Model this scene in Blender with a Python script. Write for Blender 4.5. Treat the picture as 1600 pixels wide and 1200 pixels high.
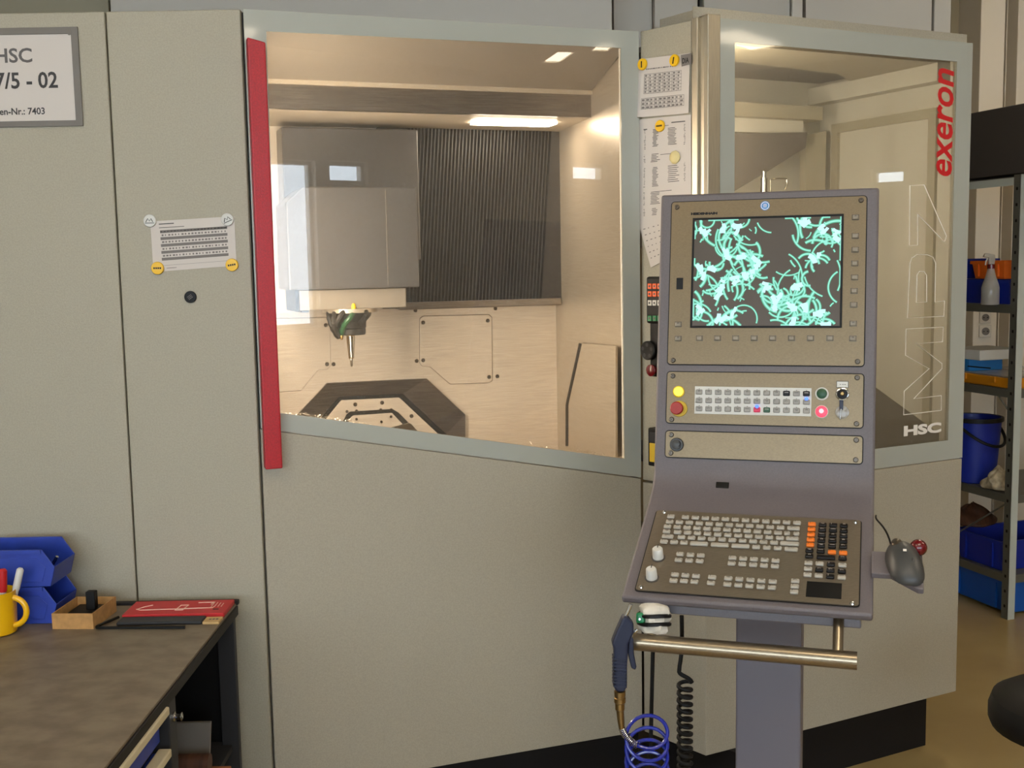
import bpy, bmesh, math, random
from mathutils import Vector as V, Matrix as Mx
random.seed(7)
for o in list(bpy.data.objects): bpy.data.objects.remove(o)
SC = bpy.context.scene
COL = SC.collection
PI = math.pi
# ------------------------------------------------------------------ camera
FPX, PITCH, ROLL, CAM = 1757.5, .1082, .0179, V((0, 0, 1.55))
_F = V((0, math.cos(PITCH), -math.sin(PITCH))); _R0 = V((1, 0, 0)); _U0 = V((0, math.sin(PITCH), math.cos(PITCH)))
_R = _R0*math.cos(ROLL) - _U0*math.sin(ROLL); _U = _R0*math.sin(ROLL) + _U0*math.cos(ROLL)
cd = bpy.data.cameras.new('camera'); cam = bpy.data.objects.new('camera', cd); COL.objects.link(cam)
cd.sensor_width = 36; cd.lens = FPX/1600*36; cd.clip_start = .05
cam.matrix_world = Mx(((_R.x, _U.x, -_F.x, 0), (_R.y, _U.y, -_F.y, 0), (_R.z, _U.z, -_F.z, CAM.z), (0, 0, 0, 1)))
SC.camera = cam
# ------------------------------------------------------------------ world, exposure
W = bpy.data.worlds.new('world'); SC.world = W; W.use_nodes = True
wb = W.node_tree.nodes['Background']; wb.inputs[0].default_value = (.86, .92, 1, 1); wb.inputs[1].default_value = 12.0
SC.view_settings.view_transform = 'Standard'; SC.view_settings.look = 'None'; SC.view_settings.gamma = 1
SC.view_settings.use_curve_mapping = False; SC.view_settings.exposure = 0.0
LAMP = 18.5        # ceiling lamp strength
CHAMBER = 120.0    # strength of the added fill lamp hidden in the chamber
# ------------------------------------------------------------------ helpers
def lin(c):
    c = c/255.
    return c/12.92 if c <= .04045 else ((c+.055)/1.055)**2.4
def rgb(t): return (lin(t[0]), lin(t[1]), lin(t[2]), 1)
MATS = {}
def mat(name, col, rough=.5, metal=0., var=0., vscale=40., bump=0., bscale=300., stretch=None, emit=0., ecol=None, coat=0., spec=.5, col2=None, detail=4, alpha=None, trans=0.):
    m = bpy.data.materials.new(name); m.use_nodes = True; nt = m.node_tree; b = nt.nodes['Principled BSDF']
    b.inputs['Base Color'].default_value = rgb(col); b.inputs['Roughness'].default_value = rough; b.inputs['Metallic'].default_value = metal
    b.inputs['Coat Weight'].default_value = coat; b.inputs['Coat Roughness'].default_value = .05
    b.inputs['Specular IOR Level'].default_value = spec
    if trans: b.inputs['Transmission Weight'].default_value = trans
    if emit: b.inputs['Emission Color'].default_value = rgb(ecol or col); b.inputs['Emission Strength'].default_value = emit
    tc = None
    def coords(scale):
        tc = nt.nodes.new('ShaderNodeTexCoord'); mp = nt.nodes.new('ShaderNodeMapping')
        mp.inputs['Scale'].default_value = stretch or (1, 1, 1)
        nt.links.new(tc.outputs['Object'], mp.inputs[0])
        n = nt.nodes.new('ShaderNodeTexNoise'); n.inputs['Scale'].default_value = scale; n.inputs['Detail'].default_value = detail
        nt.links.new(mp.outputs[0], n.inputs['Vector']); return n
    if var or col2:
        n = coords(vscale); r = nt.nodes.new('ShaderNodeValToRGB')
        c2 = col2 or tuple(max(0, c*(1-var)) for c in col); c1 = col if col2 else tuple(min(255, c*(1+var*.5)) for c in col)
        r.color_ramp.elements[0].position = .35; r.color_ramp.elements[1].position = .65
        r.color_ramp.elements[0].color = rgb(c2); r.color_ramp.elements[1].color = rgb(c1)
        nt.links.new(n.outputs[0], r.inputs[0]); nt.links.new(r.outputs[0], b.inputs['Base Color'])
    if bump:
        n = coords(bscale); bp = nt.nodes.new('ShaderNodeBump'); bp.inputs['Strength'].default_value = bump; bp.inputs['Distance'].default_value = .002
        nt.links.new(n.outputs[0], bp.inputs['Height']); nt.links.new(bp.outputs[0], b.inputs['Normal'])
    MATS[name] = m; return m
def glassmat(name, tint=(255, 255, 255), refl=1., haze=.0, hcol=(230, 225, 215), rough=.0, ior=1.5):
    m = bpy.data.materials.new(name); m.use_nodes = True; nt = m.node_tree; nt.nodes.remove(nt.nodes['Principled BSDF'])
    out = nt.nodes['Material Output']; t = nt.nodes.new('ShaderNodeBsdfTransparent'); t.inputs[0].default_value = rgb(tint)
    g = nt.nodes.new('ShaderNodeBsdfGlossy'); g.inputs['Roughness'].default_value = rough; g.inputs[0].default_value = (refl, refl, refl, 1)
    fr = nt.nodes.new('ShaderNodeFresnel'); ge = nt.nodes.new('ShaderNodeNewGeometry'); io = nt.nodes.new('ShaderNodeMapRange')
    io.inputs[3].default_value = ior; io.inputs[4].default_value = 1/ior; nt.links.new(ge.outputs['Backfacing'], io.inputs[0]); nt.links.new(io.outputs[0], fr.inputs[0])
    mx = nt.nodes.new('ShaderNodeMixShader'); nt.links.new(fr.outputs[0], mx.inputs[0]); nt.links.new(t.outputs[0], mx.inputs[1]); nt.links.new(g.outputs[0], mx.inputs[2])
    s = mx
    if haze:
        d = nt.nodes.new('ShaderNodeBsdfDiffuse'); d.inputs[0].default_value = rgb(hcol)
        tc = nt.nodes.new('ShaderNodeTexCoord'); n = nt.nodes.new('ShaderNodeTexNoise'); n.inputs['Scale'].default_value = 3.; n.inputs['Detail'].default_value = 6
        nt.links.new(tc.outputs['Object'], n.inputs['Vector'])
        mr = nt.nodes.new('ShaderNodeMapRange'); mr.inputs[1].default_value = .3; mr.inputs[2].default_value = .7; mr.inputs[3].default_value = haze*.6; mr.inputs[4].default_value = haze*1.4
        nt.links.new(n.outputs[0], mr.inputs[0])
        m2 = nt.nodes.new('ShaderNodeMixShader'); nt.links.new(mr.outputs[0], m2.inputs[0]); nt.links.new(mx.outputs[0], m2.inputs[1]); nt.links.new(d.outputs[0], m2.inputs[2]); s = m2
    nt.links.new(s.outputs[0], out.inputs[0]); MATS[name] = m; return m
WM = {}
def fix(x): return x if isinstance(x, V) else V(x)
def link(o, parent, world):
    COL.objects.link(o)
    if parent is not None:
        o.parent = parent; o.matrix_basis = WM[parent].inverted() @ world
    else: o.matrix_basis = world
    WM[o] = world.copy(); return o
def thing(name, label, cat, loc, rotz=0, group=None, M=None):
    o = bpy.data.objects.new(name, None); o.empty_display_size = .05
    link(o, None, M if M is not None else Mx.Translation(fix(loc)) @ Mx.Rotation(rotz, 4, 'Z'))
    return tag(o, label, cat, group)
def tag(o, label, cat, group=None, kind=None):
    if label: o['label'] = label
    if cat: o['category'] = cat
    if group: o['group'] = group
    if kind: o['kind'] = kind
    return o
def struct(o): o['kind'] = 'structure'; return o
I4 = Mx.Identity(4)
class MB:
    def __init__(s): s.v = []; s.f = []; s.m = []
    def add(s, vs, fs, mi=0, M=None):
        k = len(s.v)
        s.v += [(M @ fix(p)) if M is not None else fix(p) for p in vs]
        s.f += [tuple(i+k for i in q) for q in fs]; s.m += [mi]*len(fs); return s
    def box(s, c, size, M=None, mi=0, bev=0., seg=2):
        x, y, z = (a/2 for a in size); c = fix(c)
        if bev:
            bm = bmesh.new(); bmesh.ops.create_cube(bm, size=1)
            for q in bm.verts: q.co = V((q.co.x*size[0], q.co.y*size[1], q.co.z*size[2]))
            bmesh.ops.bevel(bm, geom=bm.edges[:], offset=min(bev, min(size)*.49), segments=seg, profile=.5, affect='EDGES')
            bm.verts.ensure_lookup_table()
            s.add([q.co+c for q in bm.verts], [tuple(a.index for a in q.verts) for q in bm.faces], mi, M); bm.free(); return s
        return s.add([c+V(p) for p in ((-x, -y, -z), (x, -y, -z), (x, y, -z), (-x, y, -z), (-x, -y, z), (x, -y, z), (x, y, z), (-x, y, z))],
                     [(0, 3, 2, 1), (4, 5, 6, 7), (0, 1, 5, 4), (1, 2, 6, 5), (2, 3, 7, 6), (3, 0, 4, 7)], mi, M)
    def b2(s, lo, hi, M=None, mi=0, bev=0.):
        lo = fix(lo); hi = fix(hi); return s.box((lo+hi)/2, [abs(a) for a in (hi-lo)], M, mi, bev)
    def prism(s, poly, d0, d1, M=None, mi=0, ax=1):
        # poly in the two axes other than ax, extruded along ax
        def P(a, b, d): return (a, d, b) if ax == 1 else ((a, b, d) if ax == 2 else (d, a, b))
        n = len(poly)
        vs = [P(a, b, d0) for a, b in poly]+[P(a, b, d1) for a, b in poly]
        return s.add(vs, [tuple(range(n)), tuple(range(2*n-1, n-1, -1))]+[(i, i+n, (i+1) % n+n, (i+1) % n) for i in range(n)], mi, M)
    def ring(s, outer, inner, d0, d1, M=None, mi=0, di=None):
        n = len(outer); di0, di1 = di or (d0, d1)
        vs = [(a, d0, b) for a, b in outer]+[(a, di0, b) for a, b in inner]+[(a, d1, b) for a, b in outer]+[(a, di1, b) for a, b in inner]
        fs = []
        for i in range(n):
            j = (i+1) % n
            fs += [(i, j, n+j, n+i), (2*n+i, 3*n+i, 3*n+j, 2*n+j), (i, 2*n+i, 2*n+j, j), (n+i, n+j, 3*n+j, 3*n+i)]
        return s.add(vs, fs, mi, M)
    def tube(s, path, r, n=8, mi=0, M=None, cap=True, closed=False):
        path = [fix(p) for p in path]; m = len(path); vs = []; fs = []
        rr = r if isinstance(r, (list, tuple)) else [r]*m; up = None
        for i, p in enumerate(path):
            if closed: t = (path[(i+1) % m]-path[i-1])
            else: t = (path[min(i+1, m-1)]-path[max(i-1, 0)])
            t = t.normalized()
            if up is None:
                up = V((0, 0, 1)) if abs(t.z) < .9 else V((1, 0, 0))
            a = up-t*up.dot(t); a = a.normalized() if a.length > 1e-6 else t.orthogonal().normalized(); up = a; b = t.cross(a)
            vs += [p+a*(rr[i]*math.cos(2*PI*k/n))+b*(rr[i]*math.sin(2*PI*k/n)) for k in range(n)]
        for i in range(m if closed else m-1):
            for k in range(n):
                fs.append((i*n+k, i*n+(k+1) % n, ((i+1) % m)*n+(k+1) % n, ((i+1) % m)*n+k))
        if cap and not closed: fs += [tuple(range(n-1, -1, -1)), tuple((m-1)*n+k for k in range(n))]
        return s.add(vs, fs, mi, M)
    def lathe(s, prof, M=None, n=20, mi=0, cap=True):
        vs = []; fs = []; m = len(prof)
        for r, z in prof: vs += [(r*math.cos(2*PI*k/n), r*math.sin(2*PI*k/n), z) for k in range(n)]
        for i in range(m-1):
            for k in range(n): fs.append((i*n+k, i*n+(k+1) % n, (i+1)*n+(k+1) % n, (i+1)*n+k))
        if cap: fs += [tuple(range(n-1, -1, -1)), tuple((m-1)*n+k for k in range(n))]
        return s.add(vs, fs, mi, M)
    def mesh(s, name, mats, smooth=False):
        me = bpy.data.meshes.new(name); me.from_pydata([tuple(p) for p in s.v], [], s.f)
        for m in (mats if isinstance(mats, (list, tuple)) else [mats]): me.materials.append(MATS[m])
        for p, i in zip(me.polygons, s.m): p.material_index = i
        bm = bmesh.new(); bm.from_mesh(me); bmesh.ops.recalc_face_normals(bm, faces=bm.faces[:]); bm.to_mesh(me); bm.free()
        if smooth: me.shade_smooth(); me.set_sharp_from_angle(angle=math.radians(38))
        return me
    def build(s, name, mats, parent=None, smooth=False, bev=0.):
        if not s.v: s.box((0, 0, 0), (.001,)*3)
        xs = [p.x for p in s.v]; ys = [p.y for p in s.v]; zs = [p.z for p in s.v]
        c = V(((min(xs)+max(xs))/2, (min(ys)+max(ys))/2, min(zs)))
        s.v = [p-c for p in s.v]
        o = bpy.data.objects.new(name, s.mesh(name, mats, smooth)); link(o, parent, Mx.Translation(c))
        if bev:
            b = o.modifiers.new('bevel', 'BEVEL'); b.width = bev; b.segments = 2; b.limit_method = 'ANGLE'; b.angle_limit = math.radians(40)
        return o
def inst(name, me, parent, world): return link(bpy.data.objects.new(name, me), parent, world)
def axes(o, x, y, z):
    o = fix(o); x = fix(x); y = fix(y); z = fix(z)
    return Mx(((x.x, y.x, z.x, o.x), (x.y, y.y, z.y, o.y), (x.z, y.z, z.z, o.z), (0, 0, 0, 1)))
def FR(o, e):                                  # upright frame: x along, y inward, z up
    d = (V((e[0], e[1], 0))-V((o[0], o[1], 0))).normalized()
    return axes((o[0], o[1], 0), d, (-d.y, d.x, 0), (0, 0, 1))
def ray(x, y): return _F+_R*((x-800)/FPX)+_U*((600-y)/FPX)
def onpl(x, y, p0, n):
    d = ray(x, y); return CAM+d*((fix(p0)-CAM).dot(n)/d.dot(n))
def atZ(x, y, z): return onpl(x, y, (0, 0, z), V((0, 0, 1)))
def atY(x, y, yy): return onpl(x, y, (0, yy, 0), V((0, 1, 0)))
def atX(x, y, xx): return onpl(x, y, (xx, 0, 0), V((1, 0, 0)))
def loc(F, x, y, d=0.):                        # photo point on the plane y = d of frame F, in F coordinates
    n = F.col[1].to_3d(); p = onpl(x, y, F.translation+n*d, n); return F.inverted() @ p
def az(F, x, y, d=0.): q = loc(F, x, y, d); return (q.x, q.z)
def poly(F, pts, d=0.): return [az(F, x, y, d) for x, y in pts]
def pl(M, x, y):                               # photo point on the xy plane of M
    n = M.col[2].to_3d(); q = M.inverted() @ onpl(x, y, M.translation, n); return (q.x, q.y)
def textmesh(body, bold=0., shear=0., ext=.0):
    cu = bpy.data.curves.new('t', 'FONT'); cu.body = body; cu.offset = bold; cu.shear = shear; cu.extrude = ext; cu.resolution_u = 3
    o = bpy.data.objects.new('t', cu); COL.objects.link(o); dg = bpy.context.evaluated_depsgraph_get(); dg.update()
    me = bpy.data.meshes.new_from_object(o.evaluated_get(dg)); bpy.data.objects.remove(o); return me
def text(name, body, M, x0, x1, y0, y1, m, parent, bold=.02, shear=0., th=.0006):
    me = textmesh(body, bold, shear); vs = [q.co for q in me.vertices]
    a0 = min(q.x for q in vs); a1 = max(q.x for q in vs); b0 = min(q.y for q in vs); b1 = max(q.y for q in vs)
    sy = (y1-y0)/(b1-b0); sx = (x1-x0)/(a1-a0) if x0 is not None else sy
    if x0 is None: x0 = x1-(a1-a0)*sx
    for q in me.vertices: q.co = V(((q.co.x-a0)*sx+x0, (q.co.y-b0)*sy+y0, th))
    me.materials.clear(); me.materials.append(MATS[m]); me.name = name
    return inst(name, me, parent, M)
def bez(p0, p1, p2, p3, n=10):
    p0, p1, p2, p3 = map(fix, (p0, p1, p2, p3))
    return [p0*((1-t)**3)+p1*(3*t*(1-t)**2)+p2*(3*t*t*(1-t))+p3*(t**3) for t in [i/n for i in range(n+1)]]
def wallframe(F): return axes(F.translation, F.col[0].to_3d(), V((0, 0, 1)), -F.col[1].to_3d())   # x along, y up, z out of the wall
# ------------------------------------------------------------------ materials
mat('panel', (168, 161, 142), .5, var=.035, vscale=260, bump=.25, bscale=700)
mat('panel_warm', (170, 162, 144), .5, var=.035, vscale=260, bump=.25, bscale=700)
mat('border', (172, 174, 164), .22, coat=.6)
mat('red_paint', (178, 14, 28), .38, var=.1, vscale=300, bump=.2, bscale=500)
mat('gap', (16, 13, 11), .7)
mat('kick', (20, 18, 19), .6, spec=.3)
mat('alu', (196, 186, 165), .34, metal=.75, var=.06, vscale=30, stretch=(30, 30, .6))
mat('steel', (196, 184, 166), .32, metal=.6, var=.07, vscale=14, stretch=(1, 1, 40))
mat('steel_plate', (226, 214, 198), .4, metal=.25, var=.06, vscale=14, stretch=(1, 1, 40))
mat('steel_dark', (140, 130, 120), .28, metal=.9, var=.12, vscale=12, stretch=(1, 1, 30))
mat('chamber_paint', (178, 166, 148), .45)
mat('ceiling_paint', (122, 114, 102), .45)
mat('block_steel', (138, 130, 118), .4, metal=.3)
mat('head_cover', (84, 82, 82), .35, metal=.35)
mat('bellows', (36, 33, 30), .5, var=.2, vscale=60)
mat('bellows_rib', (21, 19, 17), .45)
mat('black', (11, 10, 10), .5, spec=.3)
mat('rubber', (14, 13, 13), .6, spec=.3)
mat('chrome', (200, 200, 198), .12, metal=1.)
mat('brass', (150, 122, 76), .32, metal=.9)
mat('screw', (92, 84, 74), .35, metal=.8)
mat('console', (104, 97, 99), .5, var=.03, vscale=300, bump=.2, bscale=800)
mat('console_col', (108, 103, 110), .5)
mat('bar', (158, 144, 122), .28, metal=.9, var=.05, vscale=18, stretch=(.6, 40, 40))
mat('plate', (126, 109, 82), .36, metal=.5, var=.05, vscale=18, stretch=(.6, 40, 40))
mat('kbplate', (126, 114, 97), .4, metal=.5, var=.05, vscale=18, stretch=(.6, 40, 40))
mat('key_grey', (150, 146, 138), .45)
mat('key_white', (170, 164, 152), .45)
mat('key_legend', (70, 66, 62), .5)
mat('key_black', (17, 14, 14), .45, spec=.3)
mat('key_orange', (232, 118, 28), .45)
mat('key_soft', (140, 130, 113), .4)
mat('legend_light', (190, 180, 175), .5)
mat('screen_bg', (60, 54, 48), .25, emit=.05, ecol=(255, 230, 200))
mat('screen_teal', (30, 60, 48), .4, emit=.75, ecol=(84, 204, 156))
mat('screen_mid', (50, 80, 72), .4, emit=.9, ecol=(158, 242, 224))
mat('screen_white', (80, 90, 90), .4, emit=1.0, ecol=(200, 250, 250))
mat('yellow_lit', (250, 225, 60), .4, emit=1.0, ecol=(252, 226, 70))
mat('red_lit', (240, 70, 90), .4, emit=.9, ecol=(245, 60, 90))
mat('pink_lit', (255, 150, 160), .4, emit=1.3, ecol=(255, 170, 175))
mat('blue_led', (70, 110, 255), .4, emit=2.5, ecol=(60, 100, 255))
mat('green_btn', (28, 76, 44), .4)
mat('estop_red', (160, 42, 30), .45)
mat('estop_yellow', (206, 172, 40), .45)
mat('magenta', (190, 30, 70), .4, emit=.3)
mat('white_plastic', (206, 204, 196), .4)
mat('paper', (206, 198, 190), .7)
mat('ink', (96, 92, 90), .7)
mat('ink_dark', (62, 60, 60), .7)
mat('ink_grey', (120, 114, 110), .7)
mat('yellow', (236, 186, 10), .4)
mat('mug', (232, 178, 8), .28, coat=.4)
mat('grey_frame', (112, 106, 98), .5)
mat('blue_bin', (38, 62, 158), .4, var=.05, vscale=30)
mat('blue_dark', (14, 38, 140), .42)
mat('blue_crate', (18, 84, 168), .42)
mat('blue_hose', (20, 34, 140), .25, coat=.4)
mat('navy', (22, 30, 56), .45)
mat('card', (184, 138, 82), .75, var=.08, vscale=60)
mat('red_card', (190, 24, 26), .45)
mat('sleeve_print', (226, 190, 172), .6)
mat('bench_top', (126, 114, 96), .5, col2=(106, 92, 75), vscale=16, stretch=(1, 1.2, 1), detail=12, bump=.15, bscale=60)
mat('bench_edge', (28, 27, 28), .55, spec=.3)
mat('bench_metal', (46, 46, 48), .5, spec=.3)
mat('cream_rail', (206, 194, 162), .5)
mat('wood', (196, 160, 104), .6, var=.12, vscale=14, stretch=(1, 8, 8))
mat('wood_dark', (84, 52, 34), .55, var=.2, vscale=10, stretch=(8, 1, 1))
mat('timber', (170, 104, 62), .6, var=.15, vscale=12, stretch=(1, 8, 1))
mat('floor', (166, 145, 98), .3, col2=(148, 126, 82), vscale=2.2, detail=8, bump=.03, bscale=30, spec=.4)
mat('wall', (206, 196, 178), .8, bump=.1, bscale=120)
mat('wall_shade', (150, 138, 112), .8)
mat('pillar', (222, 212, 194), .75)
mat('ceiling', (214, 210, 202), .9)
mat('rear_warm', (158, 150, 126), .6)
mat('rear', (186, 180, 168), .55)
mat('rear2', (194, 188, 176), .55)
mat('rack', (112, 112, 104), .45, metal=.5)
mat('rack_lit', (196, 202, 194), .42, metal=.2)  # lighter copy of the rack metal, lit look put into the colour
mat('dark_sheet', (62, 57, 54), .6)
mat('orange_box', (236, 112, 30), .5)
mat('amber', (206, 132, 20), .3)
mat('rag', (178, 164, 136), .9, var=.25, vscale=30)
mat('clothwhite', (214, 206, 190), .9, var=.08, vscale=40)
mat('mouse', (66, 66, 65), .42, metal=.1)
mat('ball_red', (96, 9, 16), .25, coat=.3)
mat('hand_orange', (236, 96, 30), .4)
mat('socket', (210, 202, 188), .4)
mat('green_clip', (20, 120, 70), .4)
mat('lamp_emit', (255, 244, 224), .5, emit=LAMP, ecol=(255, 236, 206))
mat('hidden_fill_emit', (255, 240, 214), .5, emit=CHAMBER, ecol=(255, 240, 220))
mat('soffit_emit', (255, 240, 214), .5, emit=75., ecol=(255, 238, 216))
mat('red_text', (206, 26, 34), .4)
mat('white_text', (236, 231, 222), .5)
mat('putty', (222, 206, 150), .7)
mat('blue_sticker', (40, 130, 200), .4)
mat('chip', (206, 196, 180), .35, metal=.8)
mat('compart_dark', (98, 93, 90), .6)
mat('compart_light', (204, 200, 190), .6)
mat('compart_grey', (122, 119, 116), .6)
glassmat('door_glass', (238, 236, 232), 1.0, haze=.035)
mat('side_fill_emit', (255, 240, 214), .5, emit=230., ecol=(255, 246, 232))
glassmat('side_glass', (236, 232, 222), 1.0, haze=.10, hcol=(190, 180, 165))
glassmat('pane', (240, 245, 248), 1.0)
glassmat('bottle', (225, 222, 215), 1.0, haze=.35, hcol=(215, 212, 205), rough=.1)
# ------------------------------------------------------------------ room
RX0, RX1, RY0, RY1, RZ = -4.5, 8.5, -3.5, 6.4, 3.4
struct(MB().b2((RX0-.2, RY0-.2, -.1), (RX1+.2, RY1+.2, 0)).build('floor', 'floor'))
struct(MB().b2((RX0-.2, RY0-.2, RZ), (RX1+.2, RY1+.2, RZ+.1)).build('ceiling', 'ceiling'))
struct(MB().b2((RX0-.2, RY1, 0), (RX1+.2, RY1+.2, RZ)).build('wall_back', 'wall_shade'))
struct(MB().b2((RX0-.2, RY0, 0), (RX0, RY1, RZ)).build('wall_left', 'wall'))
def holed(name, lo, hi, holes, mk, zc):
    m = MB(); x = lo
    for a, b, z0, z1 in sorted(holes):
        m.b2(*mk(x, a, 0, zc)); m.b2(*mk(a, b, 0, z0)); m.b2(*mk(a, b, z1, zc)); x = b
    m.b2(*mk(x, hi, 0, zc)); return struct(m.build(name, 'wall'))
mkf = lambda a, b, z0, z1: ((a, RY0-.2, z0), (b, RY0, z1))
mkr = lambda a, b, z0, z1: ((RX1, a, z0), (RX1+.2, b, z1))
WF = [(-3.6, -2.0, .95, 2.6), (-1.6, 0., .95, 2.6), (.4, 2.0, .95, 2.6), (2.58, 3.12, 1.0, 2.46), (3.26, 3.66, 2.27, 2.47), (6.17, 6.68, 2.38, 2.57)]  # first three windows are added out of view for soft frontal daylight
WR = [(.6, .92, 2.2, 2.36)]
holed('wall_front', RX0, RX1, WF, mkf, RZ); holed('wall_right', RY0, RY1, WR, mkr, RZ)
wn = 0
for lst, mk, ax in ((WF, mkf, 0), (WR, mkr, 1)):
    for a, b, z0, z1 in lst:
        wn += 1; m = MB(); t = .035
        for q in ((a, a+t, z0, z1), (b-t, b, z0, z1), (a+t, b-t, z0, z0+t), (a+t, b-t, z1-t, z1)):
            lo, hi = mk(*q); lo = list(lo); hi = list(hi); k = 1-ax; c = (lo[k]+hi[k])/2; lo[k] = c-.03; hi[k] = c+.03; m.b2(lo, hi)
        fr = struct(m.build('window_%d' % wn, 'white_plastic'))
        lo, hi = mk(a+t, b-t, z0+t, z1-t); lo = list(lo); hi = list(hi); k = 1-ax; c = (lo[k]+hi[k])/2; lo[k] = c-.004; hi[k] = c+.004
        MB().b2(lo, hi).build('glass_pane', 'pane', fr)
# pillars and pipe casing behind the rack
def xw(px, py, Y): return atY(px, py, Y).x
struct(MB().b2((xw(1531, 100, 6.1), 6.1, 0), (xw(1569, 100, 6.1), RY1, RZ), bev=.004).build('trim_1', 'pillar'))
struct(MB().b2((xw(1589, 100, 6.2), 6.2, 0), (xw(1589, 100, 6.2)+.5, RY1, RZ), bev=.004).build('trim_2', 'pillar'))
struct(MB().b2((xw(1569, 100, 6.3)+.02, 6.33, 0), (xw(1586, 100, 6.3), RY1, RZ)).build('trim_3', 'wall'))
# ceiling lamps
def lamp(x, y, w, l, rz, label):
    t = thing('ceiling_lamp', label, 'ceiling lamp', (x, y, RZ-.07), rz, 'ceiling light panels')
    M = WM[t]
    MB().ring([(-w/2-.02, -l/2-.02), (w/2+.02, -l/2-.02), (w/2+.02, l/2+.02), (-w/2-.02, l/2+.02)], [(-w/2, -l/2), (w/2, -l/2), (w/2, l/2), (-w/2, l/2)], 0, -.07, M @ Mx.Rotation(-PI/2, 4, 'X')).build('lamp_frame', 'white_plastic', t)
    MB().b2((-w/2, -l/2, .012), (w/2, l/2, .02), M).build('diffuser', 'lamp_emit', t)
for a in ((6.66, .17, .9, .34, .03, 'long ceiling light panel mirrored bright in the corner of the side window'),
          (4.88, -2.26, .15, .5, .46, 'ceiling light panel mirrored as the lower triangle in the door glass'),
          (4.89, -1.70, .14, .32, .55, 'small ceiling light panel mirrored as the upper triangle on the door border'),
          (2.19, -2.80, .1, .38, .4, 'ceiling light panel mirrored above the red door handle'),
          (-1.6, .5, 1.5, .3, 0, 'ceiling light panel over the workbench'),
          (.7, .5, 1.5, .3, 0, 'ceiling light panel over the operator place in front of the door'),
          (3.4, 2.2, 1.5, .3, 0, 'ceiling light panel over the aisle beside the rack'),
          (2.2, 4.6, 1.2, .3, 1.2, 'ceiling light panel in front of the back wall pillars')): lamp(*a)
# ------------------------------------------------------------------ milling machine
ZT, ZB = 2.162, .195
PA, P1, P2, P4, P5 = (-.9568, 2.7703), (-.6275, 2.7703), (.3625, 3.1228), (.5129, 2.9524), (1.3666, 3.3796)
mach = thing('milling_machine', 'large light grey enclosed milling machine with red door handle and two glass doors', 'machine', (.2, 3.2, 0))
FL = FR((-.9568, 2.7703), (0, 2.7703)); FD = FR(P1, P2); FN = FR(P2, P4); FS = FR(P4, P5)
DL = (V(P2)-V(P1)).length; NL = (V(P4)-V(P2)).length; SL = (V(P5)-V(P4)).length
# left cabinet
MB().b2((-.86, 0, ZB), (-.002, .03, ZT), FL, bev=.003).build('cabinet_panel', 'panel', mach)
MB().b2((.002, 0, ZB), (.3225, .03, ZT), FL, bev=.003).build('cabinet_panel', 'panel', mach)
MB().prism([(-.86, .032), (.300, .032), (.02, .78), (-.86, .78)], ZB, ZT-.003, FL, 0, 2).build('cabinet_body', 'gap', mach)
MB().b2((.300, .018, ZB), (.3285, .03, ZT-.004), FL).build('gap_filler', 'gap', mach)  # black filler strip, makes the slit beside the door look dark
# sliding door: lower sheet, glass, printed border, handle
g_out = poly(FD, [(381.5, 14), (999.5, 47.5), (1002.5, 746), (408, 669)])
g_in = poly(FD, [(416, 49), (970, 75), (976, 717), (436.5, 645)])
g_out[0] = (0.001, ZT); g_out[3] = (0.001, g_out[3][1]); g_out[1] = (DL-.004, ZT); g_out[2] = (DL-.004, g_out[2][1])
zl, zr = g_out[3][1], g_out[2][1]
door = MB().prism([(.001, ZB), (DL-.004, ZB), (DL-.004, zr-.003), (.001, zl-.003)], 0, .04, FD).build('sliding_door', 'panel_warm', mach, bev=.002)
MB().ring(g_out, g_in, -.001, .006, FD).build('printed_border', 'border', door)
MB().prism(g_in, 0, .006, FD).build('glass_pane', 'door_glass', door)
gi2 = [(g_in[0][0]-.012, g_in[0][1]+.012), (g_in[1][0]+.012, g_in[1][1]+.012), (g_in[2][0]+.012, g_in[2][1]-.012), (g_in[3][0]-.012, g_in[3][1]-.012)]
MB().ring([(.004, ZT-.004), (DL-.008, ZT-.004), (DL-.008, zr), (.004, zl)], gi2, .008, .04, FD).build('window_frame', 'compart_light', door)
h0 = poly(FD, [(381.5, 59), (408, 66.5), (436, 733), (410, 734)], -.03)
hb = MB(); ha0, ha1 = .004, .046
zt0, zt1 = az(FD, 381, 58, -.03)[1], az(FD, 408, 66, -.03)[1]; zb0 = az(FD, 422, 733, -.03)[1]
hb.prism([(ha0, zb0), (ha1, zb0), (ha1, zt1), (ha0, zt0)], -.034, -.0015, FD)
hb.build('door_handle', 'red_paint', door, bev=.003)
# narrow return panel with aluminium profile
zs = az(FN, 1012, 752.5)[1]
MB().b2((.002, 0, zs+.003), (NL-.05, .03, ZT), FN, bev=.002).build('return_panel', 'panel', mach)
MB().b2((.002, 0, ZB), (NL, .03, zs-.003), FN, bev=.002).build('return_panel', 'panel_warm', mach)
pm = MB()
pm.b2((NL-.046, -.004, zs+.003), (NL-.026, .03, ZT+.004), FN, bev=.002)
pm.b2((NL-.022, .004, zs+.003), (NL-.002, .03, ZT+.006), FN, bev=.002)
pm.build('edge_profile', 'alu', mach)
s_out = poly(FS, [(1125, 30), (1519.5, 68), (1500, 714.4), (1112, 767)]); s_in = poly(FS, [(1148, 67), (1494, 95), (1482, 693), (1146, 722)])
sz = (s_out[2][1]+s_out[3][1])/2; sl = s_out[0][0]
MB().b2((.001, -.004, sz), (sl-.001, .035, ZT+.008), FS, bev=.002).build('corner_profile', 'alu', mach)
side = MB().b2((0, 0, ZB), (SL, .03, sz-.003), FS).build('side_door', 'panel_warm', mach, bev=.002)
so = [(sl, ZT), (SL, ZT), (SL, sz), (sl, sz)]
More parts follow.
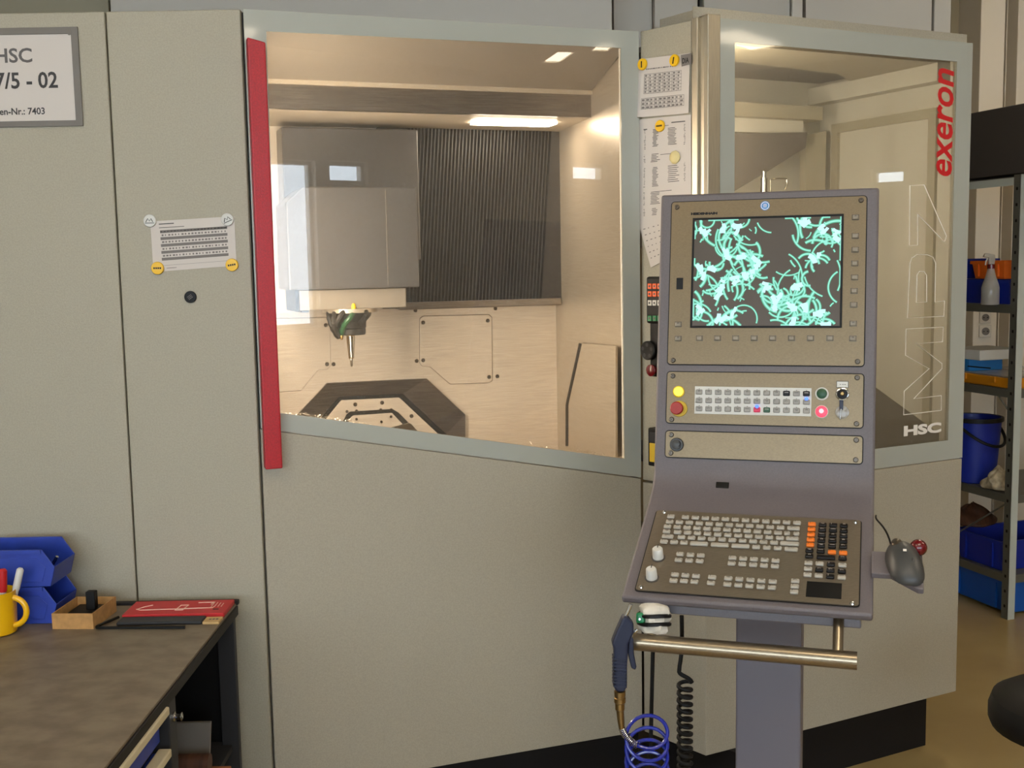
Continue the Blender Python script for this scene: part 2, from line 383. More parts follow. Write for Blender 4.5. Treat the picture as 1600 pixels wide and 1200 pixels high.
za = (s_in[0][1]+s_in[1][1])/2; zc = (s_in[2][1]+s_in[3][1])/2; al = s_in[0][0]; ar = (s_in[1][0]+s_in[2][0])/2
si = [(al, za), (ar, za), (ar, zc), (al, zc)]
MB().ring(so, si, -.001, .006, FS).build('printed_border', 'border', side)
MB().prism(si, 0, .006, FS).build('glass_pane', 'side_glass', side)
MB().b2((SL-.02, .008, sz), (SL, .05, ZT-.002), FS).build('door_edge', 'panel', side)
# lettering on the side window
WS = wallframe(FS); BR_ = axes(WS.translation, V((0, 0, 1)), -FS.col[0].to_3d(), -FS.col[1].to_3d())   # reads upward
e0 = pl(WS, 1472, 275); e1 = pl(WS, 1487, 108); ex0 = pl(WS, 1463, 200)[0]; ex1 = pl(WS, 1488, 200)[0]
text('brand_lettering', 'exeron', BR_, e0[1], e1[1], -ex1, -ex0, 'red_text', side, bold=.018, shear=.22, th=.0025)
def outline(name, loops, m='white_text', r=.0014):
    mb = MB()
    for lp in loops: mb.tube([WS @ V((*pl(WS, x, y), .002)) for x, y in lp], r, 5, closed=True)
    return mb.build(name, m, side)
outline('model_lettering', [[(1421, 290), (1443, 289), (1478, 369), (1475, 378), (1433, 335), (1433, 383), (1420, 384)]])
cv = [(1417, 497), (1421, 412), (1424, 403), (1432, 398), (1448, 398), (1457, 402), (1461, 411), (1460, 472), (1475, 470), (1474, 494)]
outline('model_lettering', [cv, [(1431, 473), (1432, 430), (1436, 424), (1443, 424), (1447, 430), (1447, 472)]])
outline('model_lettering', [[(1415, 514), (1473, 511), (1472, 534), (1431, 537), (1471, 568), (1471, 576), (1427, 623), (1470, 618), (1470, 641), (1411, 648), (1412, 611), (1451, 576), (1414, 555)]])
h0_ = pl(WS, 1411, 683); h1_ = pl(WS, 1470, 657)
text('series_lettering', 'HSC', WS, h0_[0], h1_[0], h0_[1]+.002, h1_[1]-.004, 'white_text', side, bold=.05, th=.0025)
# kick plates, set back
def inset(p, q, d, k0, k1):
    F = FR(p, q); L = (V(q)-V(p)).length; return F, L
for p, q, e0_, e1_ in ((P1, P2, -.02, .02), (P4, P5, .06, -.045)):
    F, L = inset(p, q, 0, 0, 0); MB().b2((e0_, .075, 0), (L+e1_, .11, ZB), F).build('kick_plate', 'kick', mach)
MB().b2((.02, .075, 0), (NL+.07, .11, ZB), FN).build('kick_plate', 'kick', mach)
MB().b2((-.86, .075, 0), (.33, .11, ZB), FL).build('kick_plate', 'kick', mach)
MB().b2((SL-.08, .11, 0), (SL-.045, .6, ZB), FS).build('kick_plate', 'kick', mach)
bt = MB().prism([(P1[0], P1[1]+.05), (P2[0], P2[1]+.04), (P4[0], P4[1]+.05), (P5[0]-.03, P5[1]+.03), (P5[0]-.35, P5[1]+.7), (-.9, 3.9)], ZB+.002, ZB+.02, None, 0, 2).build('base_sheet', 'kick', mach)
# roof cap and rear housings
rc0, rc1, rc2 = loc(FN, 960, 48, .03), loc(FN, 1022, 28, .03), loc(FS, 1511, 54, .06)
rz0 = rc1.z
pp = [FN @ V((.01, .07, 0)), FN @ V((NL-.075, .05, 0)), FS @ V((.0, .06, 0)), FS @ V((rc2.x, .06, 0)), FS @ V((rc2.x, .5, 0)), FN @ V((.1, .8, 0))]
MB().prism([(q.x, q.y) for q in pp], ZT-.05, rc2.z, None, 0, 2).build('roof_cap', 'panel_warm', mach)
pp = [FD @ V((.0, .05, 0)), FD @ V((DL, .05, 0)), FD @ V((DL+.1, .9, 0)), FD @ V((-.05, .9, 0))]
MB().prism([(q.x, q.y) for q in pp], ZT-.02, ZT-.002, None, 0, 2).build('roof_sheet', 'panel', mach)
def rearbox(x0, x1, Y, m, dep=.5, y=20): 
    a = atY(x0, y, Y).x; b = atY(x1, y, Y).x
    return MB().b2((a+.002, Y, 1.6), (b-.002, Y+dep, 3.0), bev=.003).build('rear_housing', m, mach)
rearbox(172, 957, 4.15, 'rear2'); rearbox(958, 1020, 4.35, 'rear'); rearbox(1022, 1091, 4.3, 'rear'); rearbox(1099, 1235, 4.3, 'rear'); rearbox(1237, 1255, 4.28, 'rear2', .3); rearbox(1258, 1457, 4.3, 'rear'); rearbox(1459, 1487, 4.3, 'rear')
MB().b2((atY(958, 20, 4.4).x, 4.4, 1.6), (atY(1486, 20, 4.4).x, 4.6, 2.98)).build('rear_core', 'gap', mach)
rearbox(-150, 171, 4.5, 'rear_warm')
# ------------------------------------------------------------------ working chamber
def fb(lo, hi, F=FD): return MB().b2(lo, hi, F)
SCL = Mx.Identity(4)
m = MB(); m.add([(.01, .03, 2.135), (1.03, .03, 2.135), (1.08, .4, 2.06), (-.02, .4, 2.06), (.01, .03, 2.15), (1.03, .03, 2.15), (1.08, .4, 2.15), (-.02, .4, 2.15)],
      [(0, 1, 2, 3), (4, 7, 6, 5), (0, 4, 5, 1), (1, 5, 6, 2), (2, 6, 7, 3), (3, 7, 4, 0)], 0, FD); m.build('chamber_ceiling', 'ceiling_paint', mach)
fb((-.02, .4, 1.985), (1.09, .42, 2.07)).build('lintel', 'steel_dark', mach)
fb((-.02, .385, 2.052), (1.08, .40, 2.064)).build('lintel_trim', 'chamber_paint', mach)
fb((-.02, .42, 1.985), (1.14, .80, 2.01)).build('soffit', 'chamber_paint', mach)
a0 = az(FD, 735, 188, .6)[0]
fb((a0, .52, 1.978), (a0+.26, .60, 1.985)).build('work_or_fill_lamp', 'soffit_emit', mach)
fb((.0105, .10, 1.15), (.022, .16, 1.95)).build('work_or_fill_lamp', 'hidden_fill_emit', mach)  # added fill lamp, out of view on the left wall, brightens the chamber
fb((-.06, .85, .75), (1.15, .87, 1.47)).build('chamber_back_wall', 'steel_plate', mach)
fb((-.06, .80, 1.40), (1.16, .82, 2.0)).build('chamber_upper_wall', 'steel_plate', mach)
m = MB(); R1, R2 = V((1.035, .03, 0)), V((1.14, .87, 0))
nrm = V((R2.y-R1.y, -(R2.x-R1.x), 0)).normalized()*.02
m.add([R1+V((0, 0, .75)), R2+V((0, 0, .75)), R2+V((0, 0, 2.0)), R1+V((0, 0, 2.13))]+[q+nrm for q in (R1+V((0, 0, .75)), R2+V((0, 0, .75)), R2+V((0, 0, 2.0)), R1+V((0, 0, 2.13)))],
      [(0, 1, 2, 3), (7, 6, 5, 4), (0, 4, 5, 1), (1, 5, 6, 2), (2, 6, 7, 3), (3, 7, 4, 0)], 0, FD); m.build('chamber_side_wall', 'steel', mach)
fb((-.02, .03, .75), (.01, .86, 2.1)).build('chamber_side_wall', 'steel_plate', mach)
fb((-.02, .03, .74), (1.15, .87, .76)).build('chamber_floor', 'steel_dark', mach)
# sill behind the window
zsl, zsr = g_in[3][1], g_in[2][1]
m = MB(); m.add([(.02, .04, zl-.0), (1.03, .04, zr-.0), (1.03, .10, zr-.06), (.02, .10, zl-.06), (.02, .04, zl-.12), (1.03, .04, zr-.12)], [(0, 1, 2, 3), (0, 4, 5, 1), (3, 2, 5, 4)], 0, FD); m.build('chamber_sill', 'steel', mach)
# access plates on the back wall
def plate(pts, d, th, name, m, par=mach):
    return MB().prism(poly(FD, pts, d), d-th, d, FD).build(name, m, par, bev=.0015)
def backing(pts, d, grow, name='gap_line'):
    P_ = poly(FD, pts, d); c = (sum(p[0] for p in P_)/len(P_), sum(p[1] for p in P_)/len(P_))
    P_ = [(c[0]+(x-c[0])*(1+grow), c[1]+(z-c[1])*(1+grow)) for x, z in P_]
    return P_
pL = [(424, 498), (509, 496), (515, 502), (516.5, 571), (511, 577), (497, 578), (470, 610), (424, 613)]
pR = [(656, 498), (661, 494), (763, 491.5), (768, 496), (769, 594), (763, 598), (703, 600), (672, 573), (660, 572), (656, 567)]
scr = MB().lathe([(.0068, 0), (.0068, .002), (.005, .004), (.0026, .004), (.0022, .0015)], None, 10).mesh('screw', 'screw')
def screw(F, px, py, d, par, name='screw', sc=1.):
    q = loc(F, px, py, d); M = F @ Mx.Translation(q) @ Mx.Rotation(PI/2, 4, 'X') @ Mx.Scale(sc, 4); return inst(name, scr, par, M)
for pts, sc_ in ((pL, [(509, 508), (511, 569)]), (pR, [(661, 504), (661, 563), (762, 501), (764, 589)])):
    ap = plate(pts, .85, .004, 'access_plate', 'steel_plate'); P_ = backing(pts, .85, .012)
    MB().prism(P_, .8488, .8496, FD).build('shadow_gap', 'screw', ap)
    for x, y in sc_: screw(FD, x, y, .846, ap)
for x, y in ((521, 569), (649, 485), (651, 564), (774, 482), (777, 588)): screw(FD, x, y, .85, mach)
# octagonal table recess
O1 = [(436, 676), (510, 598), (665, 591), (725, 647), (725, 760), (436, 760)]; O2 = [(494, 661), (529, 620), (629, 615), (697, 678), (697, 760), (494, 760)]
O3 = [(503, 661), (533, 625), (623, 621), (684, 678), (684, 760), (503, 760)]
tb = MB().ring(poly(FD, O1, .85), poly(FD, O2, .85), .835, .85, FD, 0, (.849, .87)).build('table_recess', 'steel_dark', mach)
MB().prism(poly(FD, O2, .85), .8485, .8495, FD).build('recess_gap', 'black', tb)
inner = MB().prism(poly(FD, O3, .85), .84, .8485, FD).build('table_cover', 'steel_plate', tb, bev=.001)
MB().prism(poly(FD, [(531, 668), (541, 648), (547, 643), (613, 639), (622, 644), (650, 672), (650, 700), (531, 700)], .84), .8385, .8398, FD).build('recess_gap', 'gap', tb)
MB().prism(poly(FD, [(538, 672), (548, 652), (552, 649), (612, 645), (634, 668), (634, 700), (538, 700)], .838), .832, .8383, FD).build('table_cover', 'steel_plate', tb, bev=.001)
MB().prism(poly(FD, [(606, 668), (637, 660), (642, 662), (656, 678), (640, 700), (606, 700)], .83), .82, .83, FD).build('table_corner', 'chrome', tb, bev=.001)
for x, y in ((555, 632), (597, 629), (643, 650)): screw(FD, x, y, .839, tb)
for x, y in ((542, 643), (557, 642), (595, 640), (611, 640), (557, 655), (611, 651), (596, 659)): screw(FD, x, y, .83, tb, sc=.7)
# plate on the chamber's right wall
WRt = FR((FD @ R1)[:2], (FD @ R2)[:2]); WRt = axes(WRt.translation, WRt.col[0].to_3d(), WRt.col[1].to_3d(), V((0, 0, 1)))
rp = [(962, 541), (905, 536), (884, 632), (884, 697), (962, 716)]
MB().prism(poly(WRt, rp, -.02), -.028, -.018, WRt).build('wall_flap', 'steel', mach, bev=.002) if False else None
nin = WRt.col[1].to_3d()
sgn = -1 if (WRt.inverted() @ (FD @ V((.5, .4, 1)))).y < 0 else 1
dd = sgn*.02
fl = MB().prism(poly(WRt, rp, dd), dd, dd-sgn*.006, WRt).build('wall_flap', 'steel', mach)
e_ = poly(WRt, [(905, 536), (909, 537), (888, 632), (888, 697), (884, 697), (884, 632)], dd)
MB().prism(e_, dd+sgn*.001, dd-sgn*.018, WRt).build('flap_seal', 'gap', fl)
# bellows cover: every fold is a piece
bel = MB().b2((.50, .775, 1.405), (1.15, .79, 1.99), FD).build('bellows_cover', 'bellows', mach)
NF = 46; aL, aR = .585, 1.135
wf = (aR-aL)/NF
fold = MB(); hh = .565
fold.add([(-wf*.5, 0, 0), (-wf*.1, -.012, 0), (wf*.22, -.012, 0), (wf*.5, 0, 0), (-wf*.5+.045, 0, hh), (-wf*.1+.045, -.012, hh), (wf*.22+.045, -.012, hh), (wf*.5+.045, 0, hh)],
         [(0, 1, 5, 4), (1, 2, 6, 5), (2, 3, 7, 6), (0, 3, 2, 1), (4, 5, 6, 7)])
fm = fold.mesh('bellows_fold', 'bellows_rib')
for i in range(NF-4): inst('bellows_fold', fm, bel, FD @ Mx.Translation((aL-.03+wf*(i+.5), .775, 1.42)))
bb = [az(FD, 600, 470, .75), az(FD, 873, 468, .75)]
MB().b2((.55, .755, 1.40), (1.12, .80, 1.424), FD, bev=.003).build('bellows_rail', 'steel_dark', mach)
# spindle head
hd = []
r_ = [az(FD, 438, 197, .68), az(FD, 650, 200, .68)]
head = MB().b2((r_[0][0], .66, 1.56), (r_[1][0], .775, r_[0][1]-.004), FD, bev=.004).build('spindle_head', 'head_cover', mach)
c0, c1 = az(FD, 452, 452, .45), az(FD, 656, 450, .45); ct = az(FD, 560, 292, .45)[1]; cb = (c0[1]+c1[1])/2
MB().prism([(c0[0], cb), (c1[0], cb), (c1[0]-.002, ct), (c0[0]+.05, ct), (c0[0], ct-.045)], .45, .66, FD).build('head_cover', 'head_cover', head, bev=.004)
MB().b2((c0[0]+.29, .4485, cb+.01), (c0[0]+.292, .4495, ct-.01), FD).build('cover_seam', 'grey_frame', head)
l0, l1 = az(FD, 468, 452, .47), az(FD, 635, 480, .47)
MB().b2((l0[0], .47, l1[1]), (l1[0], .66, cb-.002), FD, bev=.002).build('lower_block', 'block_steel', head)
MB().b2((l0[0]-.012, .475, l1[1]-.004), (l0[0]-.004, .66, cb-.002), FD).build('block_edge', 'black', head)
MB().b2((l0[0]+.008, .50, l1[1]-.008), (l0[0]+.03, .55, l1[1]-.0005), FD, bev=.002).build('limit_stop', 'black', head)
sp = loc(FD, 547, 500, .54); zb1 = l1[1]; SA = FD @ Mx.Translation((sp.x, .54, 0))
MB().lathe([(.082, zb1-.012), (.082, zb1)], SA, 24).build('spindle_flange', 'steel', head, True)
zn = loc(FD, 547, 523, .54).z
MB().lathe([(.030, zn), (.043, zn), (.046, zn+.004), (.046, zn+.018), (.044, zn+.02), (.048, zn+.022), (.048, zn+.04), (.062, zn+.055), (.066, zb1-.012)], SA, 24).build('spindle_nose', 'bellows', head, True)
zk = loc(FD, 547, 560, .54).z; ztip = loc(FD, 547, 573, .54).z
MB().lathe([(.0085, zk), (.013, zn-.008), (.013, zn)], SA, 16).build('tool_holder', 'brass', head, True)
MB().lathe([(.0062, zk+.002), (.0088, zk+.03), (.0105, zn-.004)], SA @ Mx.Translation((0, -.006, 0)), 16).build('tool_holder', 'chrome', head, True)
MB().lathe([(.0015, ztip), (.004, ztip+.004), (.004, zk+.003)], SA, 10).build('milling_cutter', 'chrome', head, True)
def hose(pts, r, m, name='coolant_hose', d=.47):
    w = [FD @ loc(FD, x, y, dd_) for x, y, dd_ in pts]
    P_ = bez(*w, n=10) if len(w) == 4 else w
    # ribbed segments
    rr = [r*(1 if i % 2 else .8) for i in range(len(P_))]
    return MB().tube(P_, rr, 8).build(name, m, head, True)
hose([(514, 486, .52), (514, 500, .48), (518, 512, .48), (529, 527, .51)], .0095, 'black')
hose([(524, 486, .5), (520, 500, .45), (520, 510, .46), (531, 526, .51)], .009, 'bellows')
hose([(552, 489, .47), (548, 500, .44), (535, 503, .45), (534, 522, .5)], .0085, 'green_btn')
hose([(537, 487, .47), (530, 496, .45), (524, 505, .46), (526, 514, .49)], .008, 'bellows')
hose([(571, 486, .47), (574, 492, .46), (570, 498, .47), (562, 506, .48)], .009, 'black')
MB().lathe([(.007, 0), (.007, .02), (.004, .028)], Mx.Translation(FD @ loc(FD, 553, 489, .47)), 10).build('hose_fitting', 'yellow', head, True)
MB().lathe([(.003, 0), (.006, .01), (.006, .02)], Mx.Translation(FD @ loc(FD, 534, 531, .5)), 10).build('hose_fitting', 'brass', head, True)
# metal chips on the sill
m = MB()
for i in range(1500):
    a = random.uniform(.05, 1.02); t = (a-.02)/1.0; z = (g_in[3][1]+(g_in[2][1]-g_in[3][1])*((a-g_in[3][0])/(g_in[2][0]-g_in[3][0])))
    hgt = .004+.010*max(0, math.sin(a*9))**2+.012*math.exp(-((a-.86)/.03)**2)+.016*math.exp(-((a-.72)/.012)**2)
    q = V((a, random.uniform(.012, .035), z-.006+hgt*random.random())); s = random.uniform(.0008, .0024)
    m.add([q+V([random.uniform(-s, s) for _ in range(3)]) for _ in range(4)], [(0, 1, 2), (0, 2, 3), (0, 3, 1), (1, 3, 2)], 0, FD)
m.build('chip_heap', 'chip', mach)['kind'] = 'stuff'
MB().add([(.04, .009, g_in[3][1]-.008+.0), (1.02, .009, g_in[2][1]-.008), (1.02, .04, g_in[2][1]-.006), (.04, .04, g_in[3][1]-.006), (.04, .009, zl-.06), (1.02, .009, zr-.06), (1.02, .04, zr-.06), (.04, .04, zl-.06)],
         [(0, 1, 2, 3), (0, 4, 5, 1), (3, 2, 6, 7), (4, 7, 6, 5)], 0, FD).build('window_ledge', 'steel', mach)
# ------------------------------------------------------------------ side compartment behind the right glass
BD = .62
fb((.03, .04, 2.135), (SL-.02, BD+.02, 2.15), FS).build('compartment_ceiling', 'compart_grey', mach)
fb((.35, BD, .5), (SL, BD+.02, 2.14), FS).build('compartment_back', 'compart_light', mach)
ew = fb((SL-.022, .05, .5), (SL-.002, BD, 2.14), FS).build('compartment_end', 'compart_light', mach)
fb((.066, .055, 1.5), (.078, .065, 2.08), FS).build('work_or_fill_lamp', 'side_fill_emit', mach)  # added fill lamp hidden behind the profile, brightens the compartment
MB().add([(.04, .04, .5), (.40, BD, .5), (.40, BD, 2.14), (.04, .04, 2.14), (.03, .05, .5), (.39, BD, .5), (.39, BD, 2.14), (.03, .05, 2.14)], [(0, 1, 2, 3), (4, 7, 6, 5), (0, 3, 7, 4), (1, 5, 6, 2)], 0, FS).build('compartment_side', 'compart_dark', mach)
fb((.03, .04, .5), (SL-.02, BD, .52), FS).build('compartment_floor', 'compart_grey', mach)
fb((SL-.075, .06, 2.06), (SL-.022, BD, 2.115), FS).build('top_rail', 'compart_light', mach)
for (y0, y1, z0, z1) in ((.10, .13, .9, 1.99), (BD-.10, BD-.07, .9, 1.99), (.13, BD-.10, 1.96, 1.99)):
    fb((SL-.034, y0, z0), (SL-.022, y1, z1), FS).build('end_frame', 'panel', ew)
# stepped duct and dark cover at the back
q0 = az(FS, 1146, 160, .5); q1 = az(FS, 1265, 175, .5); q2 = az(FS, 1255, 208, .5)
fb((.36, .46, q1[1]-.03), (q1[0]+.02, BD, q1[1]+.012), FS).build('duct_lip', 'panel', mach)
fb((.36, .50, q2[1]-.005), (q2[0], BD, q1[1]-.03), FS).build('duct', 'compart_light', mach)
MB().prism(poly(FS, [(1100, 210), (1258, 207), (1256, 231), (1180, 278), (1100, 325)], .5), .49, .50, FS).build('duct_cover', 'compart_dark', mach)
MB().prism(poly(FS, [(1256, 212), (1288, 205), (1284, 400), (1256, 400)], .55), .54, .57, FS).build('back_post', 'panel', mach)
MB().prism([(.04, .60), (.10, .60), (.60, 1.16), (.04, 1.16)], .0, .0, FS) if False else None
MB().prism(poly(FS, [(1130, 440), (1365, 603), (1490, 694), (1490, 730), (1130, 800)], .07), .07, .085, FS).build('reflection_sheet', 'compart_grey', mach)  # grey sheet stands in for room reflections in the lower glass
fb((.05, .09, .95), (SL-.03, BD, .97), FS).build('chute_sheet', 'compart_grey', mach)
# small clamp fixture seen over the console
cx = loc(FS, 1194, 268, .12); M_ = FS @ Mx.Translation((cx.x, .12, 0))
cl_ = MB().lathe([(.010, cx.z-.09), (.010, cx.z-.018), (.0065, cx.z-.018), (.0065, cx.z)], M_, 14).build('clamp_fixture', 'chrome', mach, True)
p = [FS @ loc(FS, x, y, .12) for x, y in ((1204, 300), (1204, 281), (1212, 279), (1229, 279), (1230, 288), (1226, 296))]
MB().tube(p, .0022, 8).build('clamp_loop', 'chrome', cl_, True)
# ------------------------------------------------------------------ control console
MC = Mx.Translation((.5256, 2.339, 1.3263)) @ Mx.Rotation(-.3098, 4, 'Z') @ Mx.Rotation(-.1699, 4, 'X')
con = thing('control_console', 'grey control console with green patterned screen, keyboard and steel handle bar on a column', 'console', (.515, 2.2, 0), -.3098)
MS = MC @ axes((0, 0, 0), (1, 0, 0), (0, 0, 1), (0, -1, 0))
KT, KB = V((0, -.0832, -.3105)), V((0, -.291, -.4493)); kd = (KT-KB).normalized(); KL = (KT-KB).length
kn = V((0, -kd.z, kd.y))
MK = MC @ axes(KB, (1, 0, 0), kd, kn)
HW = .2245
arc = [(0, -.205), (-.001, -.225), (-.006, -.243), (-.016, -.259), (-.031, -.2725)]
kt2 = KT+kd*.03-kn*.001; kb2 = KB-kd*.017-kn*.001; lip = kb2-kn*.016+kd*.0
prof = [(.085, .36), (.075, .367), (-.001, .367)]+arc+[(kt2.y, kt2.z), (kb2.y, kb2.z), (lip.y, lip.z), (-.262, -.466), (-.03, -.36), (.06, -.30), (.085, -.22)]
m = MB(); m.prism(prof, -HW, HW, MC, 0, 0)
hs = m.build('housing', 'console', con, True, bev=.005)
MB().prism([(-.262, -.492), (-.262, -.462), (-.06, -.355), (-.06, -.43)], -.175, .205, MC, 0, 0).build('underside_tray', 'console', con, bev=.003)
# column and foot
MB().b2((-.064, -.04, .02), (.064, .05, 1.02), Mx.Translation((.515, 2.215, 0)) @ Mx.Rotation(-.3098, 4, 'Z'), bev=.004).build('column', 'console_col', con)
MB().b2((-.2, -.16, 0), (.2, .2, .022), Mx.Translation((.515, 2.215, 0)) @ Mx.Rotation(-.3098, 4, 'Z'), bev=.004).build('base_plate', 'console_col', con)
MB().b2((-.07, .055, .15), (.07, .085, .3), MC @ Mx.Translation((0, .03, 0)), bev=.003).build('rear_box', 'console', con)
# handle bar
BZ = -.542
hp = MB().tube([MC @ V((-.199, -.30, BZ)), MC @ V((.199, -.30, BZ))], .0158, 20).build('handle_bar', 'bar', con, True)
for x in (-.166, .166): MB().tube([MC @ V((x, -.30, BZ+.012)), MC @ V((x, -.255, -.46))], .0095, 14).build('handle_post', 'bar', con, True)
# plates
def rrect(x0, x1, y0, y1, r, n=4):
    out = []
    for cx_, cy_, a0_ in ((x1-r, y1-r, 0), (x0+r, y1-r, PI/2), (x0+r, y0+r, PI), (x1-r, y0+r, 1.5*PI)):
        out += [(cx_+r*math.cos(a0_+PI/2*i/n), cy_+r*math.sin(a0_+PI/2*i/n)) for i in range(n+1)]
    return out
def pplate(M, x0, x1, y0, y1, z0, z1, r, name, m, par, bev=0.): return MB().prism(rrect(x0, x1, y0, y1, r), z0, z1, M, 0, 2).build(name, m, par, bev=bev)
def gasket(M, x0, x1, y0, y1, par):
    e = .0022; return MB().prism(rrect(x0-e, x1+e, y0-e, y1+e, .008), .0002, .0012, M, 0, 2).build('gasket', 'gap', par)
pl1 = pplate(MS, -.2, .2, 0, .3492, .0015, .004, .006, 'screen_panel', 'plate', con); gasket(MS, -.2, .2, 0, .3492, pl1)
pl2 = pplate(MS, -.2, .2, -.1255, -.0171, .0015, .004, .006, 'operator_panel', 'plate', con); gasket(MS, -.2, .2, -.1255, -.0171, pl2)
pl3 = pplate(MS, -.2, .2, -.1982, -.1434, .0015, .004, .006, 'blank_panel', 'plate', con); gasket(MS, -.2, .2, -.1982, -.1434, pl3)
kbp = pplate(MK, -.2, .2, 0, KL, .0005, .003, .006, 'keyboard_panel', 'kbplate', con); gasket(MK, -.2, .2, 0, KL, kbp)
c1_ = lambda x, y: (960+.275*x, 280+.275*y); c2_ = lambda x, y: (1020+.225*x, 570+.225*y); c3_ = lambda x, y: (960+.275*x, 770+.275*y)
pscrew = MB().lathe([(.0056, 0), (.0056, .0012), (.0042, .0026), (.002, .0026), (.0016, .001)], None, 12).mesh('panel_screw', 'screw')
wscrew = MB().lathe([(.0045, 0), (.0045, .001), (.003, .003), (.001, .0036)], None, 12).mesh('panel_screw_bright', 'chrome')
def put(name, me, M, pxy, par, z=.004): x, y = pl(M, *pxy); return inst(name, me, par, M @ Mx.Translation((x, y, z)))
for q in ((357, 162), (1402, 122), (335, 1030), (1382, 1037)): put('screw', pscrew, MS, c1_(*q), pl1)
for q in ((142, 79), (1420, 90), (133, 380), (1415, 410)): put('screw', pscrew, MS, c2_(*q), pl2)
for q in ((131, 486), (127, 613), (1413, 523), (1410, 660)): put('screw', pscrew, MS, c2_(*q), pl3)
for q in ((284, 119), (1368, 176), (153, 544), (1350, 638)): put('screw', wscrew, MK, c3_(*q), kbp, .003)
# display
b0 = pl(MS, *c1_(432, 846)); b1 = pl(MS, *c1_(1304, 200)); bx0, bx1, by0, by1 = b0[0], b1[0], b0[1], b1[1]
o_ = [(bx0, by0), (bx1, by0), (bx1, by1), (bx0, by1)]; t = .0042
MSf = MC                        # ring uses x,z with y depth
MB().ring(o_, [(bx0+t, by0+t), (bx1-t, by0+t), (bx1-t, by1-t), (bx0+t, by1-t)], -.0075, -.004, MC).build('display_bezel', 'black', pl1, bev=.001)
sx0, sx1, sy0, sy1 = bx0+t, bx1-t, by0+t, by1-t
disp = MB().b2((sx0, sy0, .0041), (sx1, sy1, .005), MS).build('display', 'screen_bg', pl1)
SWd, SHt = sx1-sx0, sy1-sy0
ribs = ([], [])
rs = random.Random(11)
def arcrib(cx_, cy_, r, a0_, a1_, w, lay=0):
    n = max(3, int(abs(a1_-a0_)*r/6)+2); pts = []
    for i in range(n+1):
        a = a0_+(a1_-a0_)*i/n; pts.append((cx_+r*math.cos(a), cy_+r*math.sin(a)))
    ribs[lay].append((pts, w))
# coordinates in photo crop pixels of the screen (origin 960,280, scale .275), y downward
def blob(x, y, w): arcrib(x, y, w*.35, 0, 1.8*PI, w*.75, 1)
hand = [(745, 800, 80, 2.6, 6.6, 11), (640, 545, 110, 1.6, 3.1, 13), (840, 400, 190, 2.2, 3.5, 13), (620, 330, 150, 4.0, 5.3, 16), (700, 330, 130, 2.0, 3.6, 14), (1240, 460, 110, 2.7, 5.0, 12), (1250, 520, 160, 1.9, 2.9, 12),
        (1330, 620, 100, 2.1, 4.2, 13), (1130, 300, 110, 1.6, 3.0, 16), (1080, 640, 140, 3.0, 4.2, 12), (930, 560, 150, 5.2, 6.4, 12), (1020, 800, 75, 3.0, 6.3, 20), (1180, 560, 120, 2.6, 3.6, 12),
        (470, 800, 90, 4.2, 5.8, 14), (480, 540, 260, 5.9, 6.5, 16), (560, 260, 180, .3, 1.2, 14), (780, 250, 120, 1.2, 2.6, 12), (1170, 400, 140, 5.6, 6.8, 13), (1000, 430, 120, 1.0, 2.2, 11), (960, 700, 90, .6, 2.4, 14),
        (460, 330, 60, 4.8, 6.4, 12), (1240, 300, 70, .4, 2.4, 15), (1190, 700, 160, 2.6, 3.6, 12), (1100, 560, 200, 5.8, 6.7, 12), (900, 210, 90, 1.6, 2.8, 11), (1260, 210, 60, 5.6, 7.4, 12), (820, 660, 130, 5.6, 7.0, 12), (1100, 790, 120, 4.0, 5.2, 18)]
for h in hand: arcrib(*h)
cl = [(620, 280), (690, 270), (640, 420), (560, 510), (740, 440), (760, 550), (810, 520), (700, 590), (640, 600), (590, 640), (480, 290), (480, 760), (610, 790), (960, 680), (940, 720), (1020, 730), (1080, 245), (1190, 300), (1150, 440), (1070, 610), (880, 600), (1180, 780), (1110, 740), (480, 520), (800, 460), (1260, 320), (660, 770), (1040, 830), (1210, 820)]
for x, y in cl:
    for _ in range(4):
        r = rs.uniform(40, 160); a = rs.uniform(0, 2*PI); s = rs.uniform(.35, 1.0)*70/r*1.6
        ox, oy = x+rs.gauss(0, 22), y+rs.gauss(0, 22)
        arcrib(ox-r*math.cos(a), oy-r*math.sin(a), r, a-s, a+s, rs.uniform(13, 22))
    for _ in range(3):
        r = rs.uniform(40, 120); a = rs.uniform(0, 2*PI); s = rs.uniform(.3, .8)*40/r
        ox, oy = x+rs.gauss(0, 14), y+rs.gauss(0, 14)
        arcrib(ox-r*math.cos(a), oy-r*math.sin(a), r, a-s, a+s, rs.uniform(16, 30), 1)
for _ in range(60):
    x, y = rs.uniform(460, 1280), rs.uniform(240, 820)
    if 830 < x < 1050 and 230 < y < 420: continue
    r = rs.uniform(30, 150); a = rs.uniform(0, 2*PI); s = rs.uniform(4, 26)/r
    arcrib(x-r*math.cos(a), y-r*math.sin(a), r, a-s, a+s, rs.uniform(7, 13))
